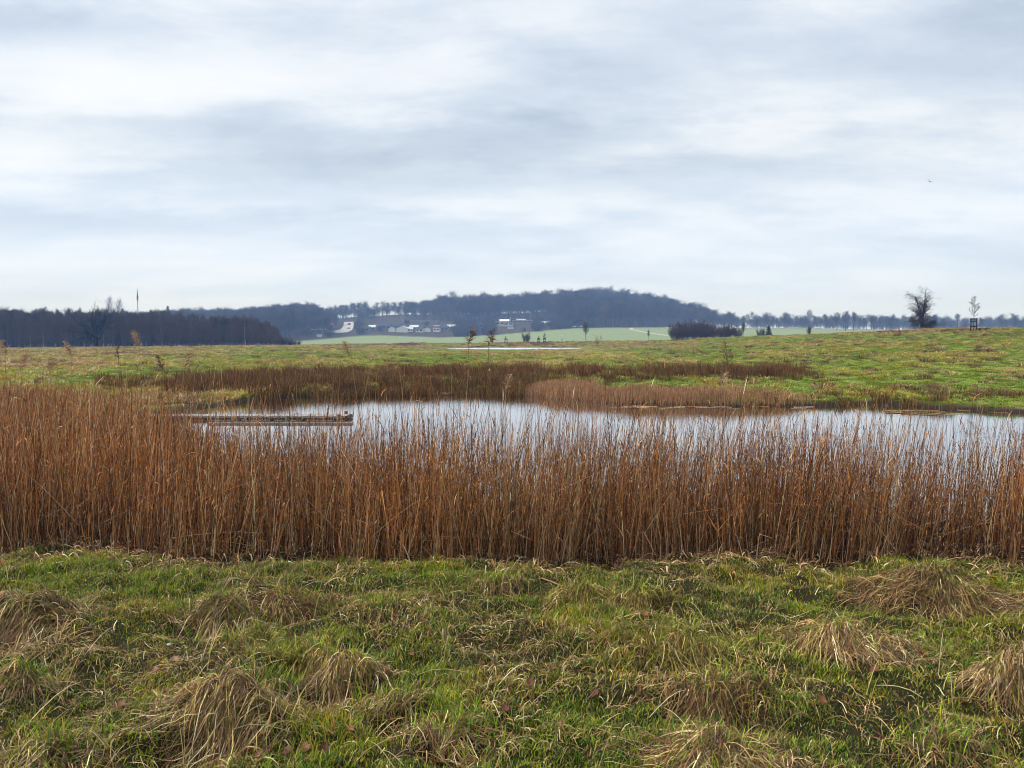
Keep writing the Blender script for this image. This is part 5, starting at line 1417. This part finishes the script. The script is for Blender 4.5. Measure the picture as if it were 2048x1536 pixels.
    # poles
    def pole(u, vb, vt, Y0, Y1, lab, r=0.12, name='flagpole'):
        p = g(u, vb, Y0, Y1); mb = MB(); h = px(vb - vt, p)
        mb.cyl((0, 0, -0.5), (0, 0, h), r, r * 0.5, 8); mb.cyl((0, 0, h), (0, 0, h + 0.3), r * 1.4, r * 1.4, 8)
        o = mb.build(name, M_WHITE, loc=p); tag(o, lab, 'pole', 'white poles on the hill slope')
    pole(806, 646, 622, 600, 820, 'tall white flagpole at the end of the long shed')
    pole(1021, 647, 636, 620, 840, 'white flagpole right above the white roofed hall')
    pole(1033, 647, 637, 620, 840, 'thin white pole left end of the long hall')
    pole(990, 648, 639, 620, 840, 'short white lamp pole left of the cream block')
    # white tipped stake on the meadow crest
    p = on_ground(1124, 228); mb = MB(); h = px_h(17, 228)
    mb.cyl((0, 0, -0.2), (0, 0, h * 0.6), 0.07, 0.07, 8); o = mb.build('marker_post', M_WOODD, loc=p)
    mb = MB(); mb.cyl((0, 0, h * 0.6), (0.05, 0, h), 0.11, 0.05, 8); mb.build('white_tip', M_WHITE, o)
    tag(o, 'thin marker post with pale tip right of the guarded saplings', 'post')
hillside()

# ------------------------------------------------------------------ radio mast, bench, bird, stone
def mast():
    Y = 700; x = (278.5 - 1024) / FPX * Y; z = hgt(x, Y)
    top = EYE + (HV - 577) / FPX * Y; H = top - z
    t = empty('radio_mast', (x, Y, z))
    mb = MB(); mb.cyl((0, 0, -0.5), (0, 0, H * 0.72), 0.42, 0.30, 10); mb.build('shaft', M_STEEL, t)
    mb = MB()
    for i, (zz, r) in enumerate([(0.70, 0.55), (0.74, 0.75), (0.78, 0.75), (0.82, 0.6), (0.86, 0.5)]):
        mb.cyl((0, 0, H * zz), (0, 0, H * (zz + 0.028)), r, r, 12)
    for k in range(6):
        a = k * PI / 3
        mb.box((0.65 * math.cos(a), 0.65 * math.sin(a), H * 0.79), (0.3, 0.25, 2.4), a)
    mb.cyl((0, 0, H * 0.70), (0, 0, H * 0.89), 0.5, 0.4, 8); mb.build('antenna_cluster', M_STEEL, t)
    mb = MB(); mb.cyl((0, 0, H * 0.89), (0, 0, H), 0.28, 0.1, 6); mb.build('spire', M_STEEL, t)
    tag(t, 'slim grey radio mast rising behind the left wood', 'mast')
mast()

def bench():
    p = on_ground(1965.5, 99)
    t = empty('picnic_bench', (p.x, p.y, p.z), 0.05)
    mb = MB()
    for i in range(3): mb.box((0, -0.16 + 0.16 * i, 0.42), (1.55, 0.14, 0.05))
    mb.build('seat', M_WOODD, t, smooth=False)
    for x, w in ((-0.55, 0.10), (0.32, 0.30)):
        mb = MB(); mb.box((x, 0, 0.15), (w, 0.36, 0.485)); mb.build('leg', M_WOODD, t, smooth=False)
    tag(t, 'low dark backless bench beside the guarded sapling on the right skyline', 'bench')
bench()

def bird():
    Y = 52.0; d = ray(1859, 363); p = d * (Y / d[1]); p[2] += EYE
    mb = MB()
    prof = [(-0.26, 0.004), (-0.22, 0.03), (-0.12, 0.045), (0.0, 0.062), (0.10, 0.055), (0.16, 0.035), (0.20, 0.034), (0.235, 0.02), (0.27, 0.003)]
    P = np.array([[(x, 0, 0.02 * math.sin(x * 4)) for x, r in prof]]); mb.tubes(P, np.array([[r for x, r in prof]]), 10)
    for sg in (-1, 1):
        V = []; F = []
        for i, (q, c, w, zz) in enumerate([(0.03, 0.05, 0.16, 0.0), (0.14, 0.05, 0.17, 0.10), (0.26, 0.02, 0.14, 0.15), (0.38, -0.05, 0.08, 0.15), (0.45, -0.10, 0.02, 0.14)]):
            for th in (0.006, -0.006): V += [(c + w / 2, sg * q, zz + th), (c - w / 2, sg * q, zz + th)]
        for i in range(4):
            b = i * 4
            F += [(b, b + 1, b + 5, b + 4), (b + 2, b + 6, b + 7, b + 3), (b, b + 4, b + 6, b + 2), (b + 1, b + 3, b + 7, b + 5)]
        mb.add(V, F)
    mb.add([(-0.2, 0.02, 0), (-0.2, -0.02, 0), (-0.36, -0.06, 0), (-0.36, 0.06, 0), (-0.2, 0.02, 0.012), (-0.2, -0.02, 0.012), (-0.36, -0.06, 0.006), (-0.36, 0.06, 0.006)],
           [(0, 1, 2, 3), (4, 7, 6, 5), (0, 3, 7, 4), (1, 5, 6, 2), (2, 6, 7, 3)])
    o = mb.build('bird', M_BIRD, loc=p); o.scale = (0.42, 0.42, 0.42)
    o.rotation_euler = (math.radians(40), math.radians(-20), math.radians(60))
    tag(o, 'small black bird banking in flight in the right sky', 'bird')
bird()

def stone():
    rng = np.random.default_rng(2)
    d = ray(338, 1293); Y = EYE / -d[2]; p = d * Y
    mb = MB(); n, m = 7, 10
    V = []
    for i in range(n):
        a = PI * i / (n - 1)
        for j in range(m):
            b = 2 * PI * j / m; r = 1 + 0.18 * rng.standard_normal()
            V.append((0.011 * r * math.sin(a) * math.cos(b), 0.009 * r * math.sin(a) * math.sin(b), 0.007 * math.cos(a) * r))
    F = [(i * m + j, (i + 1) * m + j, (i + 1) * m + (j + 1) % m, i * m + (j + 1) % m) for i in range(n - 1) for j in range(m)]
    mb.add(V, F); o = mb.build('stone', M_STONE, loc=(p[0], p[1], hgt(p[0], p[1]) + 0.03))
    tag(o, 'small white pebble in the turf above the combed tussock', 'stone')
stone()

# ------------------------------------------------------------------ camera
cam = bpy.data.cameras.new('camera'); co = bpy.data.objects.new('camera', cam); COL.objects.link(co)
cam.sensor_width = 36.0; cam.lens = 36.0 * FPX / 2048.0
cam.clip_start = 0.05; cam.clip_end = 9000
co.location = (0, 0, EYE); co.rotation_euler = (PI / 2 - PITCH, 0, 0)
sc.camera = co

# ------------------------------------------------------------------ sky and light
EXPO = 1.42
SUN_EL, SUN_AZ = math.radians(46), math.radians(-84)      # azimuth from +Y towards +X
w = bpy.data.worlds.new('World'); sc.world = w; w.use_nodes = True
nt = w.node_tree; nt.nodes.clear(); ln = nt.links
out = N(nt, 'ShaderNodeOutputWorld'); bg = N(nt, 'ShaderNodeBackground', Strength=0.1); ln.new(bg.outputs[0], out.inputs[0])
sky = N(nt, 'ShaderNodeTexSky'); sky.sky_type = 'NISHITA'; sky.sun_disc = False
sky.sun_elevation = SUN_EL; sky.sun_rotation = SUN_AZ; sky.air_density = 1.2; sky.dust_density = 1.5
tc = N(nt, 'ShaderNodeTexCoord'); D = tc.outputs['Generated']
sx = N(nt, 'ShaderNodeSeparateXYZ'); ln.new(D, sx.inputs[0])
el = math_n(nt, 'MAXIMUM', sx.outputs['Z'], 0.0)
den = math_n(nt, 'ADD', el, 0.17)
px_ = math_n(nt, 'DIVIDE', sx.outputs['X'], den); py_ = math_n(nt, 'DIVIDE', sx.outputs['Y'], den)
cb = N(nt, 'ShaderNodeCombineXYZ'); ln.new(px_, cb.inputs[0]); ln.new(py_, cb.inputs[1])
mp = N(nt, 'ShaderNodeMapping'); mp.inputs['Scale'].default_value = (0.50, 0.85, 1); mp.inputs['Location'].default_value = (5.3, 1.1, 0.4); mp.inputs['Rotation'].default_value = (0, 0, 0.12)
ln.new(cb.outputs[0], mp.inputs[0])
n1 = N(nt, 'ShaderNodeTexNoise', Scale=0.85, Detail=7.0, Roughness=0.55, Distortion=0.0); ln.new(mp.outputs[0], n1.inputs['Vector'])
n2 = N(nt, 'ShaderNodeTexNoise', Scale=2.2, Detail=7.0, Roughness=0.60, Distortion=0.08); ln.new(mp.outputs[0], n2.inputs['Vector'])
f = math_n(nt, 'ADD', math_n(nt, 'MULTIPLY', n1.outputs['Fac'], 0.42), math_n(nt, 'MULTIPLY', n2.outputs['Fac'], 0.40))
n3 = N(nt, 'ShaderNodeTexNoise', Scale=6.0, Detail=6.0, Roughness=0.62); ln.new(mp.outputs[0], n3.inputs['Vector'])
f = math_n(nt, 'ADD', f, math_n(nt, 'MULTIPLY', n3.outputs['Fac'], 0.16))
f = math_n(nt, 'ADD', f, 0.03)
# broad cloud banks: bearing, elevation (slopes), half widths, strength
azs = math_n(nt, 'DIVIDE', sx.outputs['X'], math_n(nt, 'MAXIMUM', sx.outputs['Y'], 0.05)); els = math_n(nt, 'DIVIDE', el, math_n(nt, 'MAXIMUM', sx.outputs['Y'], 0.05))
azs = math_n(nt, 'ADD', azs, math_n(nt, 'MULTIPLY', math_n(nt, 'SUBTRACT', n1.outputs['Fac'], 0.5), 0.45))
els = math_n(nt, 'ADD', els, math_n(nt, 'MULTIPLY', math_n(nt, 'SUBTRACT', n2.outputs['Fac'], 0.5), 0.11))
for (ca, ce, wa, we, am) in [(-0.60, 0.405, 0.22, 0.030, -0.10), (-0.50, 0.330, 0.26, 0.038, 0.10), (-0.05, 0.390, 0.18, 0.055, 0.07), (-0.25, 0.415, 0.08, 0.035, -0.06), (0.06, 0.225, 0.42, 0.022, -0.06),
                             (0.55, 0.380, 0.16, 0.055, -0.10), (-0.20, 0.170, 0.35, 0.022, 0.07), (-0.60, 0.155, 0.22, 0.018, -0.09), (-0.62, 0.235, 0.18, 0.030, 0.08), (0.40, 0.265, 0.30, 0.020, -0.04),
                             (0.15, 0.310, 0.30, 0.030, 0.04), (0.45, 0.180, 0.20, 0.018, 0.05), (-0.15, 0.265, 0.20, 0.016, -0.05)]:
    qa = math_n(nt, 'POWER', math_n(nt, 'ABSOLUTE', math_n(nt, 'DIVIDE', math_n(nt, 'SUBTRACT', azs, ca), wa)), 2.0)
    qe = math_n(nt, 'POWER', math_n(nt, 'ABSOLUTE', math_n(nt, 'DIVIDE', math_n(nt, 'SUBTRACT', els, ce), we)), 2.0)
    gq = math_n(nt, 'EXPONENT', math_n(nt, 'MULTIPLY', math_n(nt, 'ADD', qa, qe), -1.0))
    f = math_n(nt, 'ADD', f, math_n(nt, 'MULTIPLY', gq, am))
CL = [(0.35, (0.47, 0.56, 0.69)), (0.43, (0.60, 0.68, 0.80)), (0.49, (0.71, 0.79, 0.90)), (0.545, (0.87, 0.92, 0.99)), (0.61, (0.98, 1.0, 1.05))]
cl = ramp(nt, f, [(p, c) for p, c in CL])
KE = 10.0 / 2 ** EXPO
cl = mixc(nt, 1.0, cl, (KE, KE, KE), 'MULTIPLY')
# paler towards the horizon, brighter overhead as under any overcast
hz = ramp(nt, sx.outputs['Z'], [(0.015, (1, 1, 1)), (0.10, (0.55, 0.55, 0.55)), (0.22, (0, 0, 0))])
cl = mixc(nt, math_n(nt, 'MULTIPLY', hz, 0.8), cl, (0.83 * KE, 0.99 * KE, 1.32 * KE))
zen = N(nt, 'ShaderNodeMapRange'); zen.inputs['From Min'].default_value = 0.42; zen.inputs['From Max'].default_value = 0.95
zen.inputs['To Min'].default_value = 1.0; zen.inputs['To Max'].default_value = 1.0; ln.new(sx.outputs['Z'], zen.inputs['Value'])
vm = N(nt, 'ShaderNodeVectorMath', operation='SCALE'); ln.new(cl, vm.inputs[0]); ln.new(zen.outputs[0], vm.inputs['Scale'])
fin = mixc(nt, 0.93, sky.outputs[0], vm.outputs[0])
ln.new(fin, bg.inputs['Color'])

su = bpy.data.lights.new('sun', 'SUN'); so = bpy.data.objects.new('sun', su); COL.objects.link(so)
su.energy = 1.5; su.angle = math.radians(10); su.color = (1.0, 0.95, 0.87)
dv = Vector((math.sin(SUN_AZ) * math.cos(SUN_EL), math.cos(SUN_AZ) * math.cos(SUN_EL), math.sin(SUN_EL)))
so.rotation_euler = dv.to_track_quat('Z', 'Y').to_euler()

# ------------------------------------------------------------------ haze
def haze():
    m, nt, nd, ln = new_mat('haze_air')
    v = N(nt, 'ShaderNodeVolumePrincipled'); v.inputs['Density'].default_value = HAZE_D
    v.inputs['Color'].default_value = HAZE_C; v.inputs['Absorption Color'].default_value = (1, 1, 1, 1); v.inputs['Anisotropy'].default_value = 0.0
    out = N(nt, 'ShaderNodeOutputMaterial'); ln.new(v.outputs[0], out.inputs['Volume'])
    mb = MB(); mb.box((0, 0, 33), (3500, 3500, 90))
    o = mb.build('haze', m, smooth=False)
    tag(o, 'pale blue air haze over the whole landscape', 'haze', kind='stuff')
HAZE_D = 0.00060; HAZE_C = (0.30, 0.52, 1.0, 1)
haze()

# ------------------------------------------------------------------ render settings
sc.view_settings.view_transform = 'Standard'; sc.view_settings.look = 'None'; sc.view_settings.gamma = 1.0
sc.view_settings.exposure = EXPO
sc.render.engine = 'CYCLES'
cy = sc.cycles
cy.use_denoising = True; cy.denoiser = 'OPENIMAGEDENOISE'; cy.denoising_input_passes = 'RGB_ALBEDO_NORMAL'; cy.denoising_prefilter = 'ACCURATE'; cy.max_bounces = 6; cy.diffuse_bounces = 3; cy.glossy_bounces = 3; cy.transmission_bounces = 2; cy.volume_bounces = 0
cy.use_adaptive_sampling = False
cy.pixel_filter_type = 'BLACKMAN_HARRIS'; cy.filter_width = 1.05
cy.sample_clamp_indirect = 4.0; cy.caustics_reflective = False; cy.caustics_refractive = False
